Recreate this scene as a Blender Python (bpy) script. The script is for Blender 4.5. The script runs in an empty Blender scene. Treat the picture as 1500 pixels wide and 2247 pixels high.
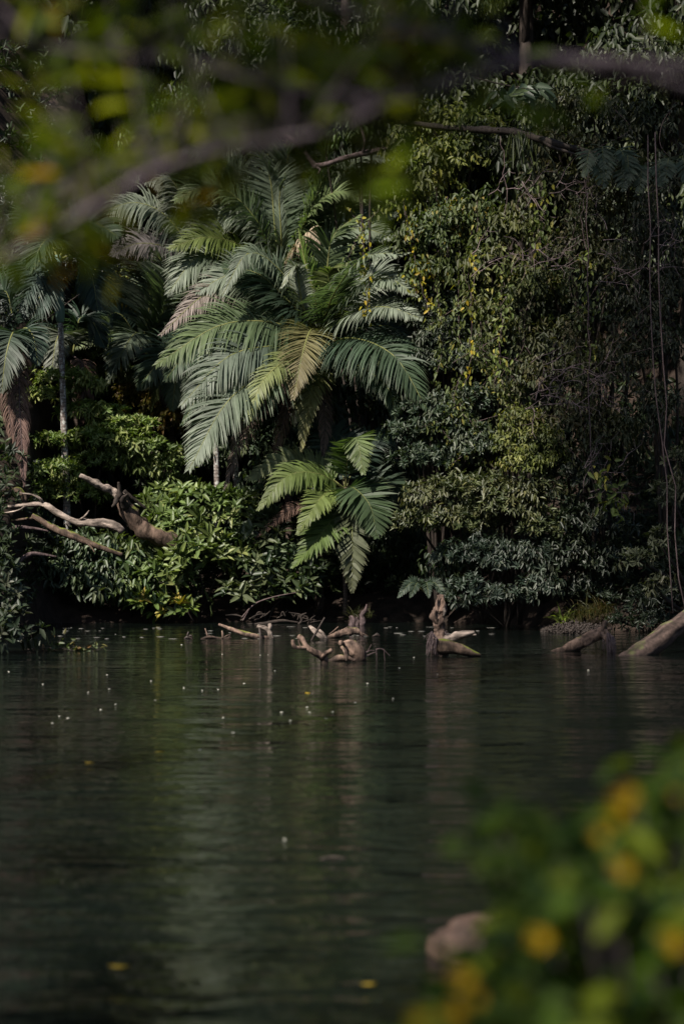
import bpy, math, random
import numpy as np
from mathutils import Vector, noise as mnoise
S = bpy.context.scene
C = S.collection
R = math.radians

# ------------------------------------------------------------------ camera
CAM_H = 1.8; FPX = 4000.0; PITCH = 61.5 / 4000.0
cam_d = bpy.data.cameras.new('camera'); cam = bpy.data.objects.new('camera', cam_d); C.objects.link(cam)
cam.location = (0, 0, CAM_H); cam.rotation_euler = (R(90) + PITCH, 0, 0)
cam_d.sensor_fit = 'VERTICAL'; cam_d.sensor_height = 36.0; cam_d.sensor_width = 36.0
cam_d.lens = FPX / 2247.0 * 36.0
cam_d.clip_start = 0.1; cam_d.clip_end = 600
cam_d.dof.use_dof = True; cam_d.dof.focus_distance = 37.0; cam_d.dof.aperture_fstop = 1.45
cam_d.dof.aperture_blades = 0
S.camera = cam

# ------------------------------------------------------------------ light
SUN = Vector((-0.46, -0.54, 0.72)).normalized()          # towards the sun
w = bpy.data.worlds.new('World'); S.world = w; w.use_nodes = True
nt = w.node_tree; bg = nt.nodes['Background']
sky = nt.nodes.new('ShaderNodeTexSky'); sky.sky_type = 'NISHITA'; sky.sun_disc = False
sky.sun_elevation = math.asin(SUN.z); sky.sun_rotation = math.atan2(SUN.x, SUN.y)
nt.links.new(sky.outputs['Color'], bg.inputs['Color']); bg.inputs['Strength'].default_value = 0.05
sd = bpy.data.lights.new('sun', 'SUN'); sd.energy = 5.0; sd.angle = R(1.8); sd.color = (1.0, 0.93, 0.82)
so = bpy.data.objects.new('sun', sd); C.objects.link(so); so.rotation_euler = SUN.to_track_quat('Z', 'Y').to_euler()
S.view_settings.view_transform = 'Standard'; S.view_settings.look = 'None'
S.view_settings.exposure = 0.8; S.view_settings.gamma = 1.0
S.cycles.use_denoising = True
S.cycles.max_bounces = 6; S.cycles.diffuse_bounces = 3; S.cycles.glossy_bounces = 3; S.cycles.transmission_bounces = 3
S.cycles.caustics_reflective = False; S.cycles.caustics_refractive = False
S.cycles.sample_clamp_indirect = 4.0

# ------------------------------------------------------------------ helpers
def at(px, py, Y):
    dx = (px - 750.0) / FPX; dz = (1123.5 - py) / FPX
    cp, sp = math.cos(PITCH), math.sin(PITCH)
    y = cp - dz * sp; z = sp + dz * cp
    t = Y / y
    return np.array([dx * t, Y, CAM_H + z * t])
def onwater(px, py):
    Y = CAM_H * FPX / (py - 1185.0)
    p = at(px, py, Y); p[2] = 0.0
    return p
def nrm(v):
    v = np.asarray(v, float); n = np.linalg.norm(v, axis=-1, keepdims=True); return v / np.maximum(n, 1e-9)
def mesh(name, V, F, mats, tint=None, midx=None, smooth=False):
    """V (n,3); F list of arrays (m,k) of face indices"""
    me = bpy.data.meshes.new(name)
    V = np.asarray(V, np.float32)
    Fs = [np.asarray(f, np.int32) for f in F if len(f)]
    nf = sum(len(f) for f in Fs); nl = sum(f.size for f in Fs)
    me.vertices.add(len(V)); me.vertices.foreach_set('co', V.ravel())
    me.loops.add(nl); me.loops.foreach_set('vertex_index', np.concatenate([f.ravel() for f in Fs]))
    tot = np.concatenate([np.full(len(f), f.shape[1], np.int32) for f in Fs])
    st = np.concatenate([[0], np.cumsum(tot)[:-1]]).astype(np.int32)
    me.polygons.add(nf); me.polygons.foreach_set('loop_start', st); me.polygons.foreach_set('loop_total', tot)
    if midx is not None: me.polygons.foreach_set('material_index', np.asarray(midx, np.int32))
    if smooth: me.polygons.foreach_set('use_smooth', np.ones(nf, bool))
    for m in (mats if isinstance(mats, (list, tuple)) else [mats]): me.materials.append(m)
    if tint is not None:
        a = me.color_attributes.new('tint', 'FLOAT_COLOR', 'POINT')
        c = np.ones((len(V), 4), np.float32); c[:, :3] = tint
        a.data.foreach_set('color', c.ravel())
    me.update(calc_edges=True); me.validate()
    return me
def link(name, me, parent=None):
    o = bpy.data.objects.new(name, me); C.objects.link(o)
    if parent is not None:
        o.parent = parent
        o.location = -Vector(parent['_base']) if '_base' in parent else (0, 0, 0)
    return o
def thing(name, label, cat, base, group=None):
    """Empty at the base; its parts are written in world coordinates and shifted back by the base"""
    o = bpy.data.objects.new(name, None); C.objects.link(o)
    o.empty_display_size = 0.2
    o.location = base; o['_base'] = [float(b) for b in base]
    o['label'] = label; o['category'] = cat
    if group: o['group'] = group
    return o
def tag(o, label, cat, group=None):
    o['label'] = label; o['category'] = cat
    if group: o['group'] = group
    return o
def structure(o, kind='structure', label=None, cat=None):
    o['kind'] = kind
    if label: o['label'] = label
    if cat: o['category'] = cat
    return o
def sub(name, me, parent):
    """child of a part (the part already carries the offset)"""
    o = bpy.data.objects.new(name, me); C.objects.link(o); o.parent = parent
    return o
def strip_base():
    for o in bpy.data.objects:
        if '_base' in o: del o['_base']

# ---- spline
def spline(pts, n):
    P = np.asarray(pts, float)
    if len(P) == 2: 
        t = np.linspace(0, 1, n)[:, None]; return P[0] * (1 - t) + P[1] * t
    Q = np.vstack([2 * P[0] - P[1], P, 2 * P[-1] - P[-2]])
    seg = np.linalg.norm(np.diff(P[:, :3], axis=0), axis=1) + 1e-6
    cum = np.concatenate([[0], np.cumsum(seg)]); cum /= cum[-1]
    out = []
    for s in np.linspace(0, 1, n):
        i = min(int(np.searchsorted(cum, s, side='right')) - 1, len(P) - 2); i = max(i, 0)
        t = (s - cum[i]) / (cum[i + 1] - cum[i])
        a, b, c, d = Q[i], Q[i + 1], Q[i + 2], Q[i + 3]
        out.append(0.5 * ((2 * b) + (c - a) * t + (2 * a - 5 * b + 4 * c - d) * t * t + (3 * b - a - 3 * c + d) * t ** 3))
    return np.array(out)
class MB:
    def __init__(s): s.V = []; s.F4 = []; s.F3 = []; s.T = []; s.n = 0
    def add(s, V, F4=None, F3=None, tint=(1, 1, 1)):
        V = np.asarray(V, float)
        s.V.append(V)
        if F4 is not None and len(F4): s.F4.append(np.asarray(F4) + s.n)
        if F3 is not None and len(F3): s.F3.append(np.asarray(F3) + s.n)
        t = np.ones((len(V), 3)) * np.asarray(tint); s.T.append(t); s.n += len(V)
    def tube(s, pts, rad, sides=8, rough=0.0, freq=3.0, n=None, tint=(1, 1, 1), knots=0, rs=None, flat=1.0):
        """pts (k,3), rad scalar or list; rings along a spline, displaced by noise"""
        pts = np.asarray(pts, float); rad = np.ones(len(pts)) * np.asarray(rad, float)
        A = np.hstack([pts, rad[:, None]])
        if n: A = spline(A, n)
        P = A[:, :3]; r = np.maximum(A[:, 3], 0.0005); m = len(P)
        T = nrm(np.gradient(P, axis=0))
        u = np.cross(T[0], [0, 0, 1.0]); 
        if np.linalg.norm(u) < .1: u = np.cross(T[0], [1.0, 0, 0])
        u = nrm(u); U = []
        for i in range(m):
            u = u - T[i] * np.dot(u, T[i]); u = nrm(u); U.append(u)
        U = np.array(U); W = np.cross(T, U)
        a = np.linspace(0, 2 * np.pi, sides, endpoint=False)
        rr = np.ones((m, sides)) * r[:, None]
        if rough:
            off = random.random() * 50
            for i in range(m):
                for j in range(sides):
                    q = P[i] + (U[i] * math.cos(a[j]) + W[i] * math.sin(a[j])) * r[i]
                    v = mnoise.fractal(Vector(q * freq) + Vector((off, 0, 0)), .8, 2.0, 3)
                    v += .6 * mnoise.noise(Vector((off + math.cos(a[j]) * 2.2, math.sin(a[j]) * 2.2, i * .06)))
                    rr[i, j] *= 1 + rough * v
        g = np.ones((m, sides))
        if rough > .15:
            o2 = random.random() * 30; g = np.array([[1 + .95 * mnoise.noise(Vector((o2 + j_ * 1.7, i_ * .09, 0))) + .5 * mnoise.noise(Vector((o2 + j_ * .6, i_ * .5, 7))) for j_ in range(sides)] for i_ in range(m)]); g = np.clip(g, .25, 1.8); rr = rr * (1 + (g - 1) * .10)
        V = P[:, None, :] + (U[:, None, :] * np.cos(a)[None, :, None] + W[:, None, :] * np.sin(a)[None, :, None] * flat) * rr[:, :, None]
        V = V.reshape(-1, 3)
        V = np.vstack([V, P[0] - T[0] * r[0] * .15, P[-1] + T[-1] * r[-1] * .3])
        i, j = np.meshgrid(np.arange(m - 1), np.arange(sides), indexing='ij'); i = i.ravel(); j = j.ravel(); k = (j + 1) % sides
        F4 = np.stack([i * sides + j, i * sides + k, (i + 1) * sides + k, (i + 1) * sides + j], 1)
        j = np.arange(sides); k = (j + 1) % sides
        F3 = np.vstack([np.stack([k, j, np.full(sides, m * sides)], 1),
                        np.stack([(m - 1) * sides + j, (m - 1) * sides + k, np.full(sides, m * sides + 1)], 1)])
        s.add(V, F4, F3, np.concatenate([g.ravel(), [1, 1]])[:, None] * np.asarray(tint))
    def build(s, name, mat, smooth=True):
        V = np.vstack(s.V); F = []
        if s.F4: F.append(np.vstack(s.F4))
        if s.F3: F.append(np.vstack(s.F3))
        return mesh(name, V, F, mat, np.vstack(s.T), smooth=smooth)

# ---- leaves: folded six-vertex blades
def leaf_verts(P, D, N, L, W, fold=.25, curl=.15):
    n = len(P); D = nrm(D); N = nrm(N - D * np.sum(N * D, 1, keepdims=True)); Sd = np.cross(D, N)
    L = L[:, None]; W = W[:, None]
    b = P; t = P + D * L - N * L * curl
    def p(f, s_, up): return P + D * L * f + Sd * W * s_ + N * (W * up - L * curl * f * f)
    l1 = p(.28, .48, fold); l2 = p(.66, .40, fold * .8); r1 = p(.28, -.48, fold); r2 = p(.66, -.40, fold * .8)
    V = np.stack([b, l1, l2, t, r2, r1], 1).reshape(-1, 3)
    k = np.arange(n)[:, None] * 6
    F = np.vstack([k + [0, 1, 2, 3], k + [0, 3, 4, 5]])
    return V, F
class Leaves:
    def __init__(s): s.P = []; s.D = []; s.N = []; s.L = []; s.W = []; s.T = []
    def add(s, P, D, N, L, W, T):
        n = len(P)
        s.P.append(P); s.D.append(D); s.N.append(N); s.L.append(np.ones(n) * L); s.W.append(np.ones(n) * W); s.T.append(np.ones((n, 3)) * T)
    def build(s, name, mat, fold=.25, curl=.15):
        P, D, N, L, W, T = (np.concatenate(x) for x in (s.P, s.D, s.N, s.L, s.W, s.T))
        V, F = leaf_verts(P, D, N, L, W, fold, curl)
        return mesh(name, V, [F], mat, np.repeat(T, 6, 0))
def rnd_dirs(rg, n):
    return nrm(rg.normal(size=(n, 3)))
def palette(rg, n, cols, wts, var=.25):
    cols = np.array(cols, float); wts = np.array(wts, float); wts /= wts.sum()
    c = cols[rg.choice(len(cols), n, p=wts)]
    return c * (1 + rg.uniform(-var, var, (n, 1)))
# sprays: every sprig = k leaves; kind 'rosette' | 'droop' | 'alt'
def sprigs(LV, rg, P, A, k, kind, L, W, cols, wts, var=.2, jit=.25):
    n = len(P); A = nrm(A)
    ref = np.where(np.abs(A[:, 2:3]) > .9, [[1.0, 0, 0]], [[0, 0, 1.0]])
    U = nrm(np.cross(A, ref)); Wv = np.cross(A, U)
    base = palette(rg, n, cols, wts, var)
    ph = rg.uniform(0, 6.28, n)
    for j in range(k):
        sz = rg.uniform(.65, 1.15, n)
        a = ph + j * 2.4 + rg.uniform(-.3, .3, n)
        side = U * np.cos(a)[:, None] + Wv * np.sin(a)[:, None]
        if kind == 'rosette':
            el = rg.uniform(.15, .95, n)[:, None]
            D = side * (1 - el * .35) + A * el; pos = P + A * (L * .25 * (j / k)) + side * .01
            N = A + rg.normal(size=(n, 3)) * jit
        elif kind == 'droop':
            D = side * .55 + A * .25 + np.array([0, 0, -1.0]) * rg.uniform(.3, 1.2, n)[:, None]
            pos = P + A * (L * 1.6 * (j / k - .3)) + side * .02
            N = A * .8 + side * .5 + rg.normal(size=(n, 3)) * jit
        else:
            sg = np.where(j % 2, 1.0, -1.0)
            D = A * .6 + (U * sg) * .9 + np.array([0, 0, -.25]); pos = P + A * (L * .55 * j)
            N = Wv * np.sign(Wv[:, 2:3] + 1e-6) + rg.normal(size=(n, 3)) * jit
        LV.add(pos, D + rg.normal(size=(n, 3)) * jit * .6, N, L * sz, W * sz, base * (1 + rg.uniform(-.15, .15, (n, 1))))
def blob_sprigs(rg, blobs, dens, inner=.35):
    """blobs: (centre, (rx,ry,rz)); returns sprig points and outward axes"""
    P = []; A = []
    for c, r in blobs:
        r = np.array(r, float); area = 4 * np.pi * ((r[0] * r[1]) ** 1.6 / 3 + (r[0] * r[2]) ** 1.6 / 3 + (r[1] * r[2]) ** 1.6 / 3) ** (1 / 1.6)
        n = max(6, int(area * dens))
        d = rnd_dirs(rg, n); d[:, 2] = np.where(d[:, 2] < -.3, -d[:, 2], d[:, 2])
        d[:, 1] = np.where(rg.random(n) < .45, -np.abs(d[:, 1]), d[:, 1])
        lump = np.array([mnoise.noise(Vector(tuple(x * 2.3 + np.array(c) * 1.7))) for x in d])
        sh = 1 + .38 * lump - inner * rg.random(n) ** 2
        P.append(np.array(c) + d * r * sh[:, None]); A.append(nrm(d / r) )
    return np.vstack(P), np.vstack(A)

# ------------------------------------------------------------------ materials
def newmat(name):
    m = bpy.data.materials.new(name); m.use_nodes = True
    n = m.node_tree.nodes; return m, n, m.node_tree.links, n['Principled BSDF'], n['Material Output']
def leafmat(name, rough=.45, spec=.4, trans=.3, tcol=(1.3, 1.5, .5)):
    m, n, l, p, out = newmat(name)
    a = n.new('ShaderNodeAttribute'); a.attribute_name = 'tint'
    nz = n.new('ShaderNodeTexNoise'); nz.inputs['Scale'].default_value = 6.0; nz.inputs['Detail'].default_value = 2
    tc = n.new('ShaderNodeTexCoord'); l.new(tc.outputs['Object'], nz.inputs['Vector'])
    mr = n.new('ShaderNodeMapRange'); mr.inputs[3].default_value = .65; mr.inputs[4].default_value = 1.35
    l.new(nz.outputs['Fac'], mr.inputs[0])
    vm = n.new('ShaderNodeVectorMath'); vm.operation = 'SCALE'
    l.new(a.outputs['Color'], vm.inputs[0]); l.new(mr.outputs[0], vm.inputs['Scale'])
    l.new(vm.outputs[0], p.inputs['Base Color']); p.inputs['Roughness'].default_value = rough
    p.inputs['Specular IOR Level'].default_value = spec
    tr = n.new('ShaderNodeBsdfTranslucent'); v2 = n.new('ShaderNodeVectorMath'); v2.operation = 'MULTIPLY'
    v2.inputs[1].default_value = tcol; l.new(vm.outputs[0], v2.inputs[0]); l.new(v2.outputs[0], tr.inputs['Color'])
    mx = n.new('ShaderNodeMixShader'); mx.inputs[0].default_value = trans
    l.new(p.outputs[0], mx.inputs[1]); l.new(tr.outputs[0], mx.inputs[2]); l.new(mx.outputs[0], out.inputs['Surface'])
    return m
def barkmat(name, c1, c2, scale=12, stretch=(1, 1, .35), moss=None, mossamt=.5, rough=.85, bump=.5, rings=0, spots=None, wet=False, grain=True):
    m, n, l, p, out = newmat(name)
    tc = n.new('ShaderNodeTexCoord'); mp = n.new('ShaderNodeMapping'); mp.inputs['Scale'].default_value = stretch
    l.new(tc.outputs['Object'], mp.inputs[0])
    nz = n.new('ShaderNodeTexNoise'); nz.inputs['Scale'].default_value = scale; nz.inputs['Detail'].default_value = 6; nz.inputs['Roughness'].default_value = .7
    l.new(mp.outputs[0], nz.inputs['Vector'])
    cr = n.new('ShaderNodeValToRGB'); cr.color_ramp.elements[0].position = .35; cr.color_ramp.elements[1].position = .68
    cr.color_ramp.elements[0].color = (*c1, 1); cr.color_ramp.elements[1].color = (*c2, 1)
    l.new(nz.outputs['Fac'], cr.inputs[0]); col = cr.outputs[0]; h = nz.outputs['Fac']
    if rings:
        wv = n.new('ShaderNodeTexWave'); wv.bands_direction = 'Z'; wv.inputs['Scale'].default_value = rings; wv.inputs['Distortion'].default_value = 1.0
        wv.inputs['Detail'].default_value = 2
        l.new(tc.outputs['Object'], wv.inputs['Vector'])
        mr = n.new('ShaderNodeMapRange'); mr.inputs[1].default_value = .7; mr.inputs[2].default_value = 1; mr.inputs[3].default_value = 1.0; mr.inputs[4].default_value = .45
        l.new(wv.outputs['Fac'], mr.inputs[0]); vm = n.new('ShaderNodeVectorMath'); vm.operation = 'SCALE'
        l.new(col, vm.inputs[0]); l.new(mr.outputs[0], vm.inputs['Scale']); col = vm.outputs[0]
    if spots:
        n2 = n.new('ShaderNodeTexNoise'); n2.inputs['Scale'].default_value = 16; n2.inputs['Detail'].default_value = 3
        l.new(tc.outputs['Object'], n2.inputs['Vector'])
        r2 = n.new('ShaderNodeMapRange'); r2.inputs[1].default_value = .52; r2.inputs[2].default_value = .6; l.new(n2.outputs['Fac'], r2.inputs[0])
        mx = n.new('ShaderNodeMix'); mx.data_type = 'RGBA'; l.new(r2.outputs[0], mx.inputs[0]); l.new(col, mx.inputs[6]); mx.inputs[7].default_value = (*spots, 1); col = mx.outputs[2]
    if moss:
        g = n.new('ShaderNodeNewGeometry'); sx = n.new('ShaderNodeSeparateXYZ'); l.new(g.outputs['Normal'], sx.inputs[0])
        n3 = n.new('ShaderNodeTexNoise'); n3.inputs['Scale'].default_value = 3.5; n3.inputs['Detail'].default_value = 5
        l.new(tc.outputs['Object'], n3.inputs['Vector'])
        ad = n.new('ShaderNodeMath'); ad.operation = 'MULTIPLY_ADD'; l.new(n3.outputs['Fac'], ad.inputs[0]); ad.inputs[1].default_value = 2.2
        l.new(sx.outputs['Z'], ad.inputs[2])
        r3 = n.new('ShaderNodeMapRange'); r3.inputs[1].default_value = 2.1 - mossamt; r3.inputs[2].default_value = 2.45 - mossamt; l.new(ad.outputs[0], r3.inputs[0])
        mx = n.new('ShaderNodeMix'); mx.data_type = 'RGBA'; l.new(r3.outputs[0], mx.inputs[0]); l.new(col, mx.inputs[6]); mx.inputs[7].default_value = (*moss, 1); col = mx.outputs[2]
    if wet:   # soaked band just above the waterline
        g2 = n.new('ShaderNodeNewGeometry'); s2 = n.new('ShaderNodeSeparateXYZ'); l.new(g2.outputs['Position'], s2.inputs[0])
        r4 = n.new('ShaderNodeMapRange'); r4.inputs[1].default_value = .02; r4.inputs[2].default_value = .10; r4.inputs[3].default_value = .25; r4.inputs[4].default_value = 1; l.new(s2.outputs['Z'], r4.inputs[0])
        v4 = n.new('ShaderNodeVectorMath'); v4.operation = 'SCALE'; l.new(col, v4.inputs[0]); l.new(r4.outputs[0], v4.inputs['Scale']); col = v4.outputs[0]
    at_ = n.new('ShaderNodeAttribute'); at_.attribute_name = 'tint'; vg = n.new('ShaderNodeVectorMath'); vg.operation = 'MULTIPLY'; l.new(col, vg.inputs[0]); l.new(at_.outputs['Color'], vg.inputs[1])
    if grain: col = vg.outputs[0]
    l.new(col, p.inputs['Base Color']); p.inputs['Roughness'].default_value = rough; p.inputs['Specular IOR Level'].default_value = .25
    bp = n.new('ShaderNodeBump'); bp.inputs['Strength'].default_value = bump; bp.inputs['Distance'].default_value = .03
    l.new(h, bp.inputs['Height']); l.new(bp.outputs[0], p.inputs['Normal'])
    return m
M_leaf = leafmat('leaf', .5, .32, .3)
M_gloss = leafmat('glossy leaf', .45, .38, .2)
M_frond = leafmat('palm leaflet', .52, .32, .3, (1.2, 1.5, .6))
M_near = leafmat('near leaf', .6, .12, .5, (1.5, 1.6, .25))
M_dead = leafmat('dead leaf', .7, .2, .15, (1.2, 1.0, .7))
M_rachis = barkmat('frond midrib', (.10, .12, .035), (.20, .19, .07), 8, rough=.5, bump=.1)
M_palmtrunk = barkmat('palm trunk bark', (.045, .032, .026), (.12, .085, .07), 14, (1, 1, 1), rings=5, rough=.8)
M_paletrunk = barkmat('lichened palm trunk', (.14, .11, .10), (.30, .26, .24), 16, (1, 1, 1), rings=4, spots=(.42, .42, .40))
M_shaft = barkmat('crownshaft', (.09, .15, .12), (.15, .23, .19), 5, (1, 1, .2), rough=.45, bump=.05)
M_bark = barkmat('rough dark bark', (.015, .011, .009), (.05, .038, .032), 14)
M_vine = barkmat('vine stem', (.05, .033, .032), (.14, .10, .10), 20)
M_twig = barkmat('dead twig', (.10, .07, .07), (.24, .18, .18), 20)
M_drift = barkmat('weathered driftwood', (.018, .011, .009), (.29, .195, .15), 9, (1, 1, .35), moss=(.15, .16, .03), mossamt=.05, bump=1.0, wet=True)
M_driftpale = barkmat('pale dead wood', (.05, .038, .032), (.40, .32, .27), 9, (.4, 1, 1), bump=1.0, wet=True)
M_mossy = barkmat('mossy log', (.025, .017, .012), (.15, .10, .075), 9, moss=(.11, .125, .022), mossamt=.32, bump=1.0, wet=True)
M_darkwood = barkmat('wet dark wood', (.016, .012, .010), (.05, .036, .03), 16, rough=.5)
M_nearbark = barkmat('near branch bark', (.055, .042, .047), (.13, .10, .115), 25)
M_soil = barkmat('soil', (.009, .0065, .005), (.045, .030, .023), 3, (1, 1, 1), rough=.95, bump=1.0, grain=False)
M_rock = barkmat('river rock', (.022, .014, .011), (.105, .065, .05), 5, (1, 1, 1), rough=.75, bump=.6, grain=False)
M_peb = barkmat('pebble', (.012, .009, .008), (.045, .034, .029), 9, (1, 1, 1), rough=.7)
def flatmat(name, col, rough=.6):
    m, n, l, p, out = newmat(name); 
    nz = n.new('ShaderNodeTexNoise'); nz.inputs['Scale'].default_value = 40
    mx = n.new('ShaderNodeMix'); mx.data_type = 'RGBA'; l.new(nz.outputs['Fac'], mx.inputs[0])
    mx.inputs[6].default_value = (*[c * .7 for c in col], 1); mx.inputs[7].default_value = (*[min(1, c * 1.2) for c in col], 1)
    l.new(mx.outputs[2], p.inputs['Base Color']); p.inputs['Roughness'].default_value = rough
    return m
M_petal = flatmat('white petal', (.62, .60, .52))
M_yellow = leafmat('yellow leaf', .5, .3, .35, (1.3, 1.1, .3))
# water
M_water, n, l, p, out = newmat('water')
p.inputs['Base Color'].default_value = (.0036, .0056, .0046, 1); p.inputs['Roughness'].default_value = .06; p.inputs['IOR'].default_value = 1.333
tc = n.new('ShaderNodeTexCoord')
def wnoise(scale, sx, sy, det, dist):
    mp = n.new('ShaderNodeMapping'); mp.inputs['Scale'].default_value = (sx, sy, 1); l.new(tc.outputs['Object'], mp.inputs[0])
    z = n.new('ShaderNodeTexNoise'); z.inputs['Scale'].default_value = scale; z.inputs['Detail'].default_value = det
    z.inputs['Distortion'].default_value = dist; l.new(mp.outputs[0], z.inputs['Vector']); return z.outputs['Fac']
a1 = wnoise(3.6, .45, 1.3, 3, .4); a2 = wnoise(.9, .35, 1.1, 2, .8); a3 = wnoise(11, .7, 1.0, 1, 0)
pt = wnoise(.22, .5, 1.4, 2, .6); pm_ = n.new('ShaderNodeMapRange'); pm_.inputs[1].default_value = .4; pm_.inputs[2].default_value = .62; pm_.inputs[3].default_value = .35; pm_.inputs[4].default_value = 1.25; l.new(pt, pm_.inputs[0])
am = n.new('ShaderNodeMath'); am.operation = 'MULTIPLY'; l.new(a1, am.inputs[0]); l.new(pm_.outputs[0], am.inputs[1]); a1 = am.outputs[0]
s1 = n.new('ShaderNodeMath'); s1.operation = 'MULTIPLY_ADD'; l.new(a2, s1.inputs[0]); s1.inputs[1].default_value = 1.6; l.new(a1, s1.inputs[2])
s2 = n.new('ShaderNodeMath'); s2.operation = 'MULTIPLY_ADD'; l.new(a3, s2.inputs[0]); s2.inputs[1].default_value = .18; l.new(s1.outputs[0], s2.inputs[2])
bp = n.new('ShaderNodeBump'); bp.inputs['Strength'].default_value = 1.0; bp.inputs['Distance'].default_value = .03
l.new(s2.outputs[0], bp.inputs['Height']); l.new(bp.outputs[0], p.inputs['Normal'])

# ------------------------------------------------------------------ ground, water
def bankY(x):
    xs = [-60, -9, -7.0, -6.2, -3, 0, 3.0, 4.2, 5.2, 6.3, 9, 60]
    ys = [28, 29, 31.5, 39.6, 40.2, 40.4, 39.6, 37.6, 36.6, 35.6, 33, 33]
    return float(np.interp(x, xs, ys))
def groundz(x, y):
    d = y - bankY(x) + .5 * mnoise.noise(Vector((x * .8, y * .3, 3)))
    nz = mnoise.fractal(Vector((x * .7, y * .7, 0)), .9, 2, 3)
    if y < 6.2:
        e = 6.2 - y; return min(.45, -1.0 + e * 1.2) + .1 * nz + max(0, -y) * .05
    if d < 0: return max(-1.6, d * .35 - .04) + .05 * nz
    z = min(d, .9) * .55 + max(0, d - .9) * .30 + max(0, d - 9) * 1.15
    return min(z, 62) + .12 * nz * min(1, d * 2)
xs = np.concatenate([np.linspace(-260, -14, 22)[:-1], np.linspace(-14, 14, 113), np.linspace(14, 260, 22)[1:]])
ys = np.concatenate([np.linspace(-220, -8, 16)[:-1], np.linspace(-8, 28, 60)[:-1], np.linspace(28, 52, 110)[:-1], np.linspace(52, 320, 30)])
V = np.array([(x, y, groundz(x, y)) for y in ys for x in xs]); nx = len(xs)
i, j = np.meshgrid(np.arange(len(ys) - 1), np.arange(nx - 1), indexing='ij'); i = i.ravel(); j = j.ravel()
F = np.stack([i * nx + j, i * nx + j + 1, (i + 1) * nx + j + 1, (i + 1) * nx + j], 1)
structure(link('ground', mesh('ground', V, [F], M_soil, smooth=True)))
V = np.array([(-200, 1, 0), (200, 1, 0), (200, 45, 0), (-200, 45, 0)], float)
structure(link('water', mesh('water', V, [np.array([[0, 1, 2, 3]])], M_water)))

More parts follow.
